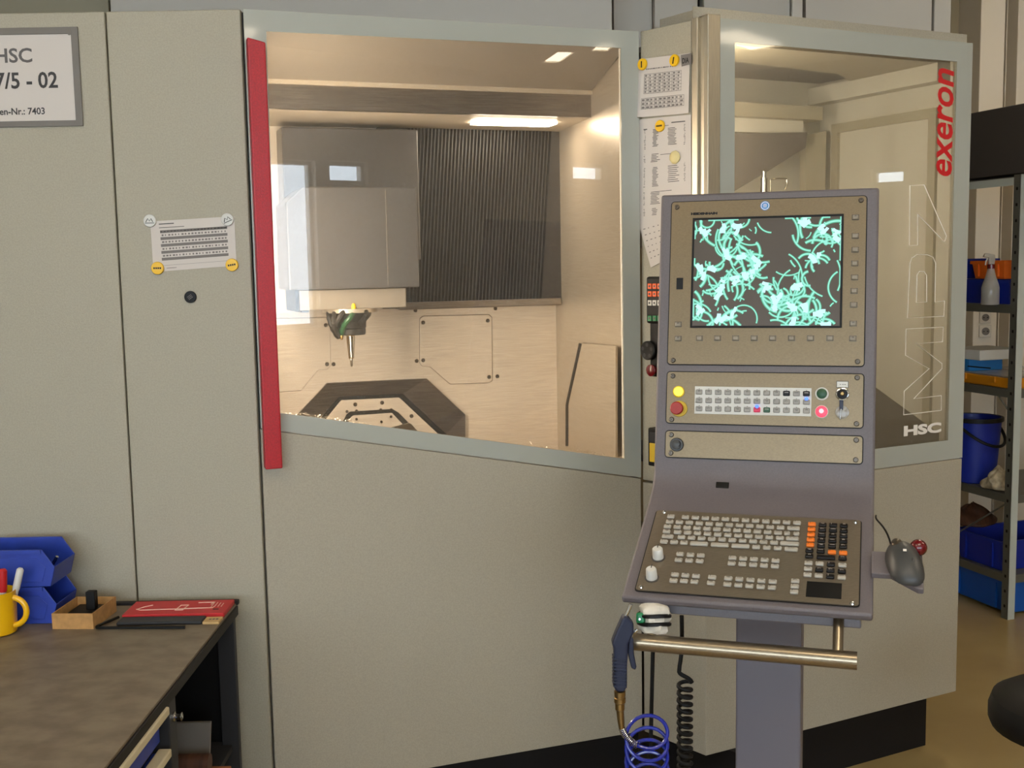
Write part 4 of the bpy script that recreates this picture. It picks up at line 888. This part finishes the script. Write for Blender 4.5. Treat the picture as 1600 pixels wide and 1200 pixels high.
# black spiral cord and straight cable behind the bar
CY = 2.12; K = lambda x, y: atY(x, y, CY)
pts = bez(K(1065, 962), K(1066, 1000), K(1066, 1020), K(1062, 1040), 8)+bez(K(1061, 1050), K(1063, 1056), K(1078, 1058), K(1081, 1066), 8)
c0_ = K(1070, 1066); nT = 22
for i in range(nT*14):
    th = 2*PI*i/14; pts.append(c0_+V((math.cos(th)*.0125, math.sin(th)*.0125, -.0150*i/14)))
pts += [V((c0_.x+.02, CY+.05, .3)), V((c0_.x+.03, CY+.1, .18)), V((.45, CY+.16, .05))]
tag(MB().tube(pts, .0042, 8).build('spiral_cord', 'rubber', None, True), 'black spiral cord hanging down under the keyboard', 'cord')
tag(MB().tube([atY(1021, 952, 2.2), atY(1020, 1020, 2.2), atY(1017, 1150, 2.2), V((.28, 2.25, .4)), V((.40, 2.28, .1)), V((.45, 2.26, .03))], .0042, 8).build('straight_cable', 'rubber', None, True), 'straight black cable hanging behind the blue hose coil', 'cable')
# rag bundle on the bar
rg = thing('rag_bundle', 'white rag bundle bound with black bands and green clip on the handle bar', 'rag', MC @ V((-.163, -.296, BZ+.015)))
mb = MB(); rr_ = random.Random(5); n = 18; M_ = MC @ Mx.Translation((-.163, -.292, BZ+.045))
pr = []
vs = []
NZ = 12
for i in range(NZ+1):
    v = -1+2*i/NZ; base = .027*(1-abs(v)**5)**.5+.002
    for k in range(n):
        a = 2*PI*k/n; r = base*(1+.12*math.sin(3*a+v*4)+.08*math.sin(7*a-v*6)+rr_.uniform(-.06, .06))
        vs.append((r*math.cos(a)*.95, r*math.sin(a)*.8, v*.031))
fs = [(i*n+k, i*n+(k+1) % n, (i+1)*n+(k+1) % n, (i+1)*n+k) for i in range(NZ) for k in range(n)]+[tuple(range(n-1, -1, -1)), tuple(NZ*n+k for k in range(n))]
mb.add(vs, fs, 0, M_); mb.build('cloth', 'clothwhite', rg, True)
for z in (.006, -.009):
    MB().tube([M_ @ V((.0295*math.cos(a)*.98, .0255*math.sin(a), z-.0015*math.sin(a*2))) for a in [2*PI*k/24 for k in range(24)]], .0038, 6, closed=True).build('rubber_band', 'black', rg, True)
MB().box((-.022, -.016, .001), (.017, .014, .020), M_, bev=.004).build('clip', 'green_clip', rg); MB().lathe([(.003, 0), (.002, .004)], M_ @ Mx.Translation((-.022, -.0235, 0)) @ Mx.Rotation(PI/2, 4, 'X'), 10).build('clip_rivet', 'chrome', rg)
# ------------------------------------------------------------------ workbench
BX, BZt = -.69, .72
bench = thing('workbench', 'grey topped workbench with drawers on its black frame at lower left', 'workbench', (-1.3, 2.0, 0))
MB().b2((-1.9, .9, BZt-.006), (BX-.004, 2.715, BZt), bev=.001).build('bench_top', 'bench_top', bench)
MB().b2((-1.9, .9, BZt-.03), (BX, 2.72, BZt-.0062), bev=.002).build('top_edge', 'bench_edge', bench)
MB().b2((-1.9, 2.718, BZt-.006), (BX, 2.735, BZt+.006), bev=.002).build('rear_strip', 'bench_edge', bench)
MB().b2((BX-.045, 2.68, 0), (BX-.003, 2.70, BZt-.03), bev=.002).build('leg', 'bench_metal', bench)
MB().b2((BX-.045, 2.15, 0), (BX-.002, 2.195, BZt-.03), bev=.002).build('leg', 'bench_metal', bench)
MB().b2((-1.86, 2.655, 0), (-1.815, 2.70, BZt-.03), bev=.002).build('leg', 'bench_metal', bench); MB().b2((-1.86, .93, 0), (-1.815, .975, BZt-.03), bev=.002).build('leg', 'bench_metal', bench); MB().b2((BX-.045, .93, 0), (BX-.002, .975, BZt-.03), bev=.002).build('leg', 'bench_metal', bench)
MB().b2((-1.86, 2.70, .05), (BX-.05, 2.712, BZt-.03)).build('rear_panel', 'black', bench)
MB().b2((-1.86, 2.155, .05), (BX-.05, 2.17, BZt-.03)).build('partition', 'black', bench); MB().b2((-1.3, 2.17, .05), (-1.28, 2.70, BZt-.03)).build('partition', 'black', bench)
MB().b2((-1.28, 2.17, .355), (BX-.02, 2.70, .37)).build('shelf', 'bench_metal', bench)
MB().b2((-1.86, .98, .08), (BX-.035, 2.145, BZt-.032)).build('drawer_body', 'black', bench)
for k in range(5):
    z1 = .694-k*.086
    dr = MB().b2((BX-.035, .985, z1-.075), (BX-.018, 2.135, z1-.012), bev=.002).build('drawer', 'blue_bin', bench)
    MB().b2((BX-.02, .985, z1-.017), (BX+.006, 2.13, z1), bev=.003).build('drawer_rail', 'cream_rail', dr)
lt = [atX(276, 1113, BX)]
MB().lathe([(.010, 0), (.010, .004), (.006, .006), (.006, .014), (.009, .018), (.004, .02)], Mx.Translation((BX-.002, 2.172, .655)) @ Mx.Rotation(PI/2, 4, 'Y'), 14).build('lock_knob', 'chrome', bench, True)
# things on the open shelf
tag(MB().prism([(2.5, .375), (2.51, .375), (2.545, .49), (2.535, .49)], -1.0, -.72, None, 0, 0).build('metal_sheet', 'grey_frame', None, bev=.001), 'dark grey metal plate leaning inside the bench compartment', 'metal plate')
o = MB().tube([(-1.0, 2.46, .425), (-.705, 2.46, .425)], .022, 16).build('wooden_roller', 'wood_dark', None, True); tag(o, 'dark brown wooden roller lying on the timber under the bench', 'roller')
tag(MB().b2((-1.02, 2.36, .3715), (-.665, 2.495, .4025), bev=.003).build('timber_block', 'timber', None), 'reddish brown timber board lying on the bench shelf', 'board')
# ------------------------------------------------------------------ things on the bench
Z0 = BZt
mug = thing('mug', 'yellow ceramic mug holding pens on the bench', 'mug', (-1.2, 2.52, Z0)); Mm = WM[mug]
MB().lathe([(.04, 0), (.046, .004), (.0475, .05), (.0485, .1), (.0465, .1), (.0455, .05), (.043, .008), (.001, .006)], Mm, 32, cap=True).build('mug_body', 'mug', mug, True)
MB().tube([Mm @ V((.045+.030*math.sin(a), -.004, .052+.032*math.cos(a))) for a in [PI*k/14 for k in range(15)]], .0068, 10).build('mug_handle', 'mug', mug, True)
def pen(x, y, dx, dy, L, r, m, mc, label):
    t = thing('pen', label, 'pen', (-1.2+x, 2.52+y, Z0+.009), 0, 'pens in the yellow mug'); M = WM[t]; a = V((-1.2+x, 2.52+y, Z0+.010)); d = V((dx, dy, 1)).normalized()
    MB().tube([a, a+d*L*.62], r, 12).build('barrel', m, t, True); MB().tube([a+d*L*.62, a+d*L*.66, a+d*L*.97, a+d*L], [r*1.05, r*1.25, r*1.2, r*.7], 12).build('pen_cap', mc, t, True)
pen(.018, -.006, .06, .03, .142, .0075, 'white_plastic', 'red_card', 'red capped marker standing in the yellow mug')
pen(.022, .012, .26, .05, .142, .0068, 'white_plastic', 'white_plastic', 'white marker leaning right in the yellow mug')
pen(-.012, .0, -.03, .0, .135, .008, 'black', 'black', 'black marker in the yellow mug')
pen(-.002, .018, .05, .05, .120, .0055, 'black', 'navy', 'short dark blue pen behind the red marker in the mug')
def binthing(x, y, z, label):
    t = thing('storage_bin', label, 'storage bin', (x, y, z), 0, 'blue stacking bins on the bench'); M = WM[t]; L, D, Hh, w = .20, .125, .088, .003
    side = [(-L, 0), (-.012, 0), (0, .046), (-.028, Hh), (-L, Hh)]
    m = MB()
    for y0 in (0, D-w): m.prism(side, y0, y0+w, M)
    m.b2((-L, w, 0), (-.012, D-w, w), M); m.b2((-L, w, w), (-L+w, D-w, Hh), M)
    m.add([(-.012, w, 0), (-.012, D-w, 0), (0, D-w, .046), (0, w, .046), (-.015, w, .0), (-.015, D-w, 0), (-.003, D-w, .046), (-.003, w, .046)], [(0, 1, 2, 3), (7, 6, 5, 4), (3, 2, 6, 7), (0, 3, 7, 4), (1, 5, 6, 2)], 0, M)
    m.build('bin_body', 'blue_bin', t, bev=.0008)
    MB().b2((-L, -.004, Hh-.008), (-.03, 0, Hh+.001), M).build('rim', 'blue_bin', t); MB().b2((-L, D, Hh-.008), (-.03, D+.004, Hh+.001), M).build('rim', 'blue_bin', t)
    MB().prism([(-L+.02, .012), (-.03, .012), (-.02, .046), (-.04, Hh-.02), (-L+.02, Hh-.02)], -.0018, 0, M).build('side_panel', 'blue_bin', t, bev=.0008)
    return t
bp = atZ(96, 972, Z0); bp.y -= .012
binthing(bp.x-.004, bp.y, Z0+.0008, 'lower blue stacking bin standing on the bench behind the mug'); binthing(bp.x-.004, bp.y+.002, Z0+.09, 'upper blue stacking bin with open front on top of the other')
tag(MB().tube([(bp.x-.05, bp.y+.05, Z0+.096), (bp.x-.012, bp.y+.04, Z0+.152)], .004, 8).build('steel_pin', 'chrome', None, True), 'small shiny steel pin standing in the upper blue bin', 'pin')
# cardboard tray
c00, c10, c11 = atZ(82, 983, Z0), atZ(146, 983, Z0), atZ(187, 955, Z0)
ux = (c10-c00); w_ = ux.length; ux.normalize(); uy = V((-ux.y, ux.x, 0)); l_ = max(.1, (c11-c10).dot(uy))
cb_ = thing('cardboard_tray', 'open brown cardboard tray on the bench holding a black block', 'box', None, 0, None, axes(c00, ux, uy, (0, 0, 1))); Mb = WM[cb_]; hh_ = .037; w2 = .0025
MB().b2((0, 0, 0), (w_, l_, .002), Mb).build('tray_bottom', 'card', cb_)
for lo, hi in (((0, 0, .002), (w_, w2, hh_)), ((0, l_-w2, .002), (w_, l_, hh_)), ((0, w2, .002), (w2, l_-w2, hh_)), ((w_-w2, w2, .002), (w_, l_-w2, hh_))): MB().b2(lo, hi, Mb).build('tray_side', 'card', cb_)
bk = thing('black_block', 'black machined block with upright stub in the cardboard tray', 'block', Mb @ V((w_*.5, l_*.5, .003))); m = MB().b2((.012, .015, .003), (w_-.01, l_-.012, .022), Mb, bev=.002); m.build('block_base', 'black', bk)
MB().b2((w_*.5, l_*.55, .022), (w_*.5+.022, l_*.55+.02, .066), Mb, bev=.002).build('block_stub', 'black', bk)
# red saw box, black case, wooden label, hex key
rb = [atZ(194, 968, Z0), atZ(352, 966, Z0), atZ(366, 943, Z0), atZ(210, 946, Z0)]
o0 = V((-.938, 2.602, 0)); 
red = thing('red_flat_box', 'flat red box with pale saw picture lying at the bench corner', 'box', (-.82, 2.65, Z0))
Mr = Mx.Translation((-.937, 2.60, Z0+.001)) @ Mx.Rotation(.01, 4, 'Z'); RL, RW, RH = .242, .108, .011
MB().b2((0, 0, 0), (RL, RW, RH), Mr, bev=.0015).build('box_body', 'red_card', red)
saw = MB(); zt_ = RH+.0004
saw.tube([Mr @ V(p) for p in ((.052, .072, zt_), (.036, .06, zt_), (.022, .04, zt_), (.034, .034, zt_), (.12, .037, zt_), (.205, .042, zt_), (.206, .052, zt_))], .0014, 5)
saw.tube([Mr @ V(p) for p in ((.118, .028, zt_), (.122, .066, zt_), (.140, .067, zt_), (.136, .029, zt_))], .0014, 5, closed=True)
saw.tube([Mr @ V(p) for p in ((.16, .085, zt_), (.198, .086, zt_), (.194, .07, zt_))], .0014, 5)
for k in range(4): saw.b2((.198+k*.008, .05, RH), (.200+k*.008, .09-k*.004, RH+.0006), Mr)
saw.build('saw_picture', 'sleeve_print', red)
MB().b2((.208, .028, RH), (.222, .034, RH+.0006), Mr).build('box_mark', 'key_black', red)
tag(MB().b2((-.935, 2.553, Z0+.0005), (-.735, 2.597, Z0+.009), bev=.003).build('black_case', 'bench_metal', None), 'flat dark grey case in front of the red box', 'case')
lb = MB().b2((-.733, 2.553, Z0+.0005), (-.694, 2.592, Z0+.007), bev=.001).build('wooden_tag', 'wood', None); tag(lb, 'small pale wooden tag at the end of the dark case', 'wooden tag')
for k in range(3): MB().b2((-.722+k*.008, 2.568, Z0+.007), (-.717+k*.008, 2.576, Z0+.0074)).build('tag_mark', 'ink', lb)
hx = [V((-.765, 2.523, Z0+.0045)), V((-.955, 2.523, Z0+.007))]+bez((-.955, 2.523, Z0+.007), (-.972, 2.523, Z0+.007), (-.976, 2.528, Z0+.007), (-.968, 2.545, Z0+.007), 5)[1:]+[V((-.945, 2.60, Z0+.007))]
tag(MB().tube(hx, .0036, 6).build('hex_key', 'black', None, True), 'black bent hex key lying in front of the dark case', 'hex key')
# ------------------------------------------------------------------ rack at the right with its contents
RA = V((2.085, 4.64, 0)); re_ = V((-.3, .954, 0)).normalized(); rgx = V((re_.y, -re_.x, 0)); FRk = axes(RA, rgx, re_, (0, 0, 1))
RD, RLn = .46, 1.0
rack = thing('metal_rack', 'grey perforated metal shelving rack behind the machine at right', 'rack', None, 0, None, FRk)
def post(x, y, sx, sy):
    m = MB(); m.b2((x, y, 0), (x+sx*.036, y+sy*.0025, 1.868), FRk); m.b2((x, y, 0), (x+sx*.0025, y+sy*.036, 1.868), FRk)
    p_ = m.build('post', 'rack', rack)
    h = MB()
    for k in range(28):
        z = .05+k*.065; h.b2((x-sx*.0006, y+sy*.012, z), (x+sx*.0008, y+sy*.022, z+.012), FRk); h.b2((x+sx*.014, y-sy*.0006, z), (x+sx*.022, y+sy*.0008, z+.012), FRk)
    h.build('post_holes', 'black', rack); return p_
post(0, 0, 1, 1); post(0, RD, 1, -1); post(RLn, 0, -1, 1); post(RLn, RD, -1, -1)
MB().b2((.0026, -.0026, 0), (.0360, -.0004, 1.868), FRk).build('lit_post_face', 'rack_lit', rack)  # thin lighter strip paints the front flange as the lit side
SHZ = [.191, .536, .982, 1.335, 1.861]
for z in SHZ:
    s_ = MB().b2((.003, .003, z-.004), (RLn-.003, RD-.003, z), FRk).build('shelf', 'rack', rack)
    e = MB(); e.b2((.001, .003, z-.035), (.0035, RD-.003, z-.004), FRk); e.b2((.003, .001, z-.035), (RLn-.003, .0035, z-.004), FRk); e.build('shelf_edge', 'rack_lit' if z > 1.5 else 'rack', s_)
MB().tube([FRk @ V((.004, .03, SHZ[1]-.04)), FRk @ V((.004, .42, SHZ[0]+.05))], .004, 6).build('brace', 'rack', rack); MB().tube([FRk @ V((.004, .02, SHZ[2]-.10)), FRk @ V((.004, .09, SHZ[2]-.035))], .004, 6).build('brace', 'rack', rack)
tag(MB().b2((.0, -.5, 1.872), (.9, .46, 2.15), FRk, bev=.003).build('dark_cabinet', 'dark_sheet', None), 'dark grey sheet metal case on top of the rack', 'case')
def crate(x0, x1, y0, y1, z0, h, m, label, name='plastic_crate', rim=.008):
    t = thing(name, label, 'crate', FRk @ V(((x0+x1)/2, (y0+y1)/2, z0))); w = .004; tp = .012
    q = MB(); o_ = [(x0+tp, y0+tp), (x1-tp, y0+tp), (x1-tp, y1-tp), (x0+tp, y1-tp)]; u_ = [(x0, y0), (x1, y0), (x1, y1), (x0, y1)]
    vs = [(*p, z0) for p in o_]+[(*p, z0+h) for p in u_]+[(p[0]+(w if p[0] < (x0+x1)/2 else -w), p[1]+(w if p[1] < (y0+y1)/2 else -w), z0+h) for p in u_]+[(p[0]+(w if p[0] < (x0+x1)/2 else -w), p[1]+(w if p[1] < (y0+y1)/2 else -w), z0+w) for p in o_]
    fs = [(3, 2, 1, 0), (12, 13, 14, 15)]
    for i in range(4): j = (i+1) % 4; fs += [(i, j, 4+j, 4+i), (4+i, 4+j, 8+j, 8+i), (8+i, 8+j, 12+j, 12+i)]
    q.add(vs, fs, 0, FRk); q.build('crate_body', m, t, bev=.002)
    MB().ring([(x0-rim, y0-rim), (x1+rim, y0-rim), (x1+rim, y1+rim), (x0-rim, y1+rim)], [(x0, y0), (x1, y0), (x1, y1), (x0, y1)], z0+h-.012, z0+h+.002, FRk @ axes((0, 0, 0), (1, 0, 0), (0, 0, 1), (0, 1, 0))).build('crate_rim', m, t)
    for yy in (y0+(y1-y0)*.2, y0+(y1-y0)*.8): MB().b2((x0-.004, yy-.006, z0+.01), (x0+.006, yy+.006, z0+h-.012), FRk).build('crate_rib', m, t)
    return t
crate(.03, .42, .03, .42, .012, .135, 'blue_crate', 'medium blue plastic crate on the floor shelf of the rack')
crate(.012, .40, .06, .34, SHZ[0]+.001, .13, 'blue_dark', 'deep blue plastic crate above the floor crate in the rack')
crate(-.0+.012, .40, .06, .40, SHZ[3]+.001, .10, 'blue_dark', 'dark blue bin on the upper shelf behind the spray bottle')
crate(.03, .2, .34, .44, SHZ[3]+.105, .085, 'blue_dark', 'small upright blue bin standing on the dark blue bin', 'small_bin', .003)
crate(.02, .40, .10, .30, SHZ[3]+.106, .075, 'orange_box', 'orange open box on the upper rack shelf', 'orange_tray', .004)
# spray bottle
sb = FRk @ V((-.03, .13, SHZ[3])); sbx = FRk @ V((.0, .03, 0))
S0 = atY(1547, 470, 4.72); st_ = thing('spray_bottle', 'clear spray bottle with red collar on the upper rack shelf', 'spray bottle', (S0.x, S0.y, SHZ[3]+.001)); Ms = WM[st_]
MB().lathe([(.034, 0), (.036, .004), (.036, .07), (.032, .085), (.02, .12), (.0135, .15)], Ms, 20).build('bottle_body', 'bottle', st_, True)
MB().lathe([(.015, .15), (.015, .168)], Ms, 14).build('collar', 'ball_red', st_, True); MB().prism([(-.012, .168), (.012, .168), (.014, .19), (.012, .208), (-.026, .215), (-.034, .2), (-.012, .195)], -.009, .009, Ms).build('trigger_head', 'bottle', st_, bev=.002)
MB().tube([Ms @ V(p) for p in ((-.014, 0, .195), (-.022, 0, .18), (-.024, 0, .165))], .003, 6).build('trigger', 'white_plastic', st_)
# amber organiser, small device
am = thing('amber_case', 'amber plastic organiser case on the middle rack shelf', 'case', FRk @ V((.2, .2, SHZ[2])))
MB().b2((.012, .03, SHZ[2]+.001), (.4, .43, SHZ[2]+.045), FRk, bev=.006).build('case_body', 'amber', am); MB().b2((.014, .032, SHZ[2]+.045), (.398, .428, SHZ[2]+.052), FRk, bev=.002).build('case_lid', 'bottle', am)
for yy in (.12, .3): MB().b2((.004, yy, SHZ[2]+.02), (.012, yy+.04, SHZ[2]+.045), FRk, bev=.002).build('latch', 'amber', am)
dv = thing('measuring_device', 'white bench device with blue front on the amber case', 'device', FRk @ V((.12, .33, SHZ[2]+.053)))
MB().b2((.01, .22, SHZ[2]+.106), (.24, .44, SHZ[2]+.15), FRk, bev=.003).build('upper_housing', 'white_plastic', dv); MB().b2((.02, .30, SHZ[2]+.053), (.2, .42, SHZ[2]+.106), FRk, bev=.002).build('lower_housing', 'blue_sticker', dv)
MB().tube([FRk @ V((.015, .30, SHZ[2]+.075)), FRk @ V((.015, .16, SHZ[2]+.078))], .003, 6).build('probe_rod', 'black', dv)
# bucket with handle, rags, dark bag
BKp = FRk @ V((.085, .33, SHZ[1])); bkt = thing('bucket', 'blue plastic bucket with black handle on the lower rack shelf', 'bucket', BKp+V((0, 0, .001))); Mk = WM[bkt]
MB().lathe([(.088, 0), (.092, .004), (.112, .275), (.118, .277), (.118, .287), (.110, .287), (.088, .008), (.001, .007)], Mk, 28).build('bucket_body', 'blue_dark', bkt, True)
MB().lathe([(.119, .272), (.121, .274), (.121, .290), (.111, .291)], Mk, 28, cap=False).build('bucket_rim', 'black', bkt, True)
vdir = (CAM-BKp); vdir.z = 0; vdir.normalize(); vdir = (Mx.Rotation(.9, 3, 'Z') @ vdir); hx_ = V((-vdir.y, vdir.x, 0))
MB().tube([Mk.translation+hx_*(.12*math.cos(a))+vdir*(.13*math.sin(a)+.0)+V((0, 0, .27-.10*math.sin(a))) for a in [PI*k/18 for k in range(19)]], .007, 8).build('bucket_handle', 'black', bkt, True)
def heap(c, rx, ry, h, m, name, label, cat, seed, amp=.25):
    rr = random.Random(seed); mb = MB(); n, k2 = 22, 7; vs = []
    for i in range(k2+1):
        f = i/k2
        for k in range(n):
            a = 2*PI*k/n; r = (1-f**1.6)*(1+amp*math.sin(a*3+i)+amp*.6*math.sin(a*7-i*2)+rr.uniform(-amp, amp)*.5)+.01
            vs.append((c[0]+rx*r*math.cos(a), c[1]+ry*r*math.sin(a), c[2]+.001+max(0, h*(f**.8)*(1+(rr.uniform(-.15, .15) if i else 0)))))
    fs = [(i*n+k, i*n+(k+1) % n, (i+1)*n+(k+1) % n, (i+1)*n+k) for i in range(k2) for k in range(n)]+[tuple(range(n-1, -1, -1)), tuple(k2*n+k for k in range(n))]
    mb.add(vs, fs); o = mb.build(name, m, None, True); s_ = o.modifiers.new('s', 'SUBSURF'); s_.levels = 1; s_.render_levels = 2; return tag(o, label, cat)
q = FRk @ V((.045, .125, SHZ[1])); heap(q, .07, .06, .10, 'rag', 'rag_heap', 'crumpled beige cleaning rags on the lower rack shelf beside the bucket', 'rags', 4)
q = FRk @ V((.11, .36, SHZ[0]+.135)); heap(q, .11, .1, .10, 'wood_dark', 'dark_bag', 'dark brown bag lying above the deep blue crate', 'bag', 6, .12)
# wall sockets
py_ = 6.1
for k, (y0, y1) in enumerate(((487, 505), (508, 527))):
    a = atY(1530, y1, py_-.002); b = atY(1547, y0, py_-.002); s_ = b.z-a.z; cxx = (a.x+b.x)/2; czz = (a.z+b.z)/2
    t = thing('wall_socket', ('upper', 'lower')[k]+' of the two white wall sockets on the pillar', 'socket', (cxx, py_-.001, a.z), 0, 'wall sockets on the pillar')
    MB().b2((cxx-s_*.5, py_-.014, a.z), (cxx+s_*.5, py_-.001, b.z), bev=.003).build('socket_plate', 'socket', t)
    MB().lathe([(s_*.32, 0), (s_*.32, .003), (s_*.28, .003), (s_*.27, -.0+.0005)], Mx.Translation((cxx, py_-.014, czz)) @ Mx.Rotation(PI/2, 4, 'X'), 20).build('socket_cup', 'ink_grey', t)
    for dx in (-.01, .01): MB().lathe([(.003, 0), (.003, .004)], Mx.Translation((cxx+dx, py_-.0145, czz)) @ Mx.Rotation(PI/2, 4, 'X'), 8).build('socket_hole', 'black', t)
a = atY(1534, 483, py_-.003); tag(MB().b2((a.x, py_-.003, a.z-.012), (a.x+.04, py_-.001, a.z+.004)).build('yellow_label', 'yellow', None), 'small yellow label above the wall sockets', 'label')
# ------------------------------------------------------------------ stool
sp0 = atZ(1548, 1118, .52); so_ = V((sp0.x+.195, sp0.y+.02, 0)); stl = thing('stool', 'black round stool seat at the right edge of the picture', 'stool', so_); Mo = WM[stl]
MB().lathe([(.15, .47), (.172, .475), (.178, .49), (.178, .515), (.170, .54), (.14, .558), (.08, .565), (.001, .566)], Mo, 40).build('seat', 'black', stl, True)
MB().lathe([(.03, .05), (.03, .3), (.02, .3), (.02, .47)], Mo, 16).build('stem', 'chrome', stl, True)
for k in range(5):
    a = 2*PI*k/5; MB().tube([Mo @ V((0, 0, .07)), Mo @ V((.2*math.cos(a), .2*math.sin(a), .05))], [.018, .012], 10).build('leg', 'black', stl, True)
    MB().lathe([(.02, -.012), (.02, .012)], Mo @ Mx.Translation((.2*math.cos(a), .2*math.sin(a), .025)) @ Mx.Rotation(a, 4, 'Z') @ Mx.Rotation(PI/2, 4, 'X'), 14).build('castor', 'black', stl, True)
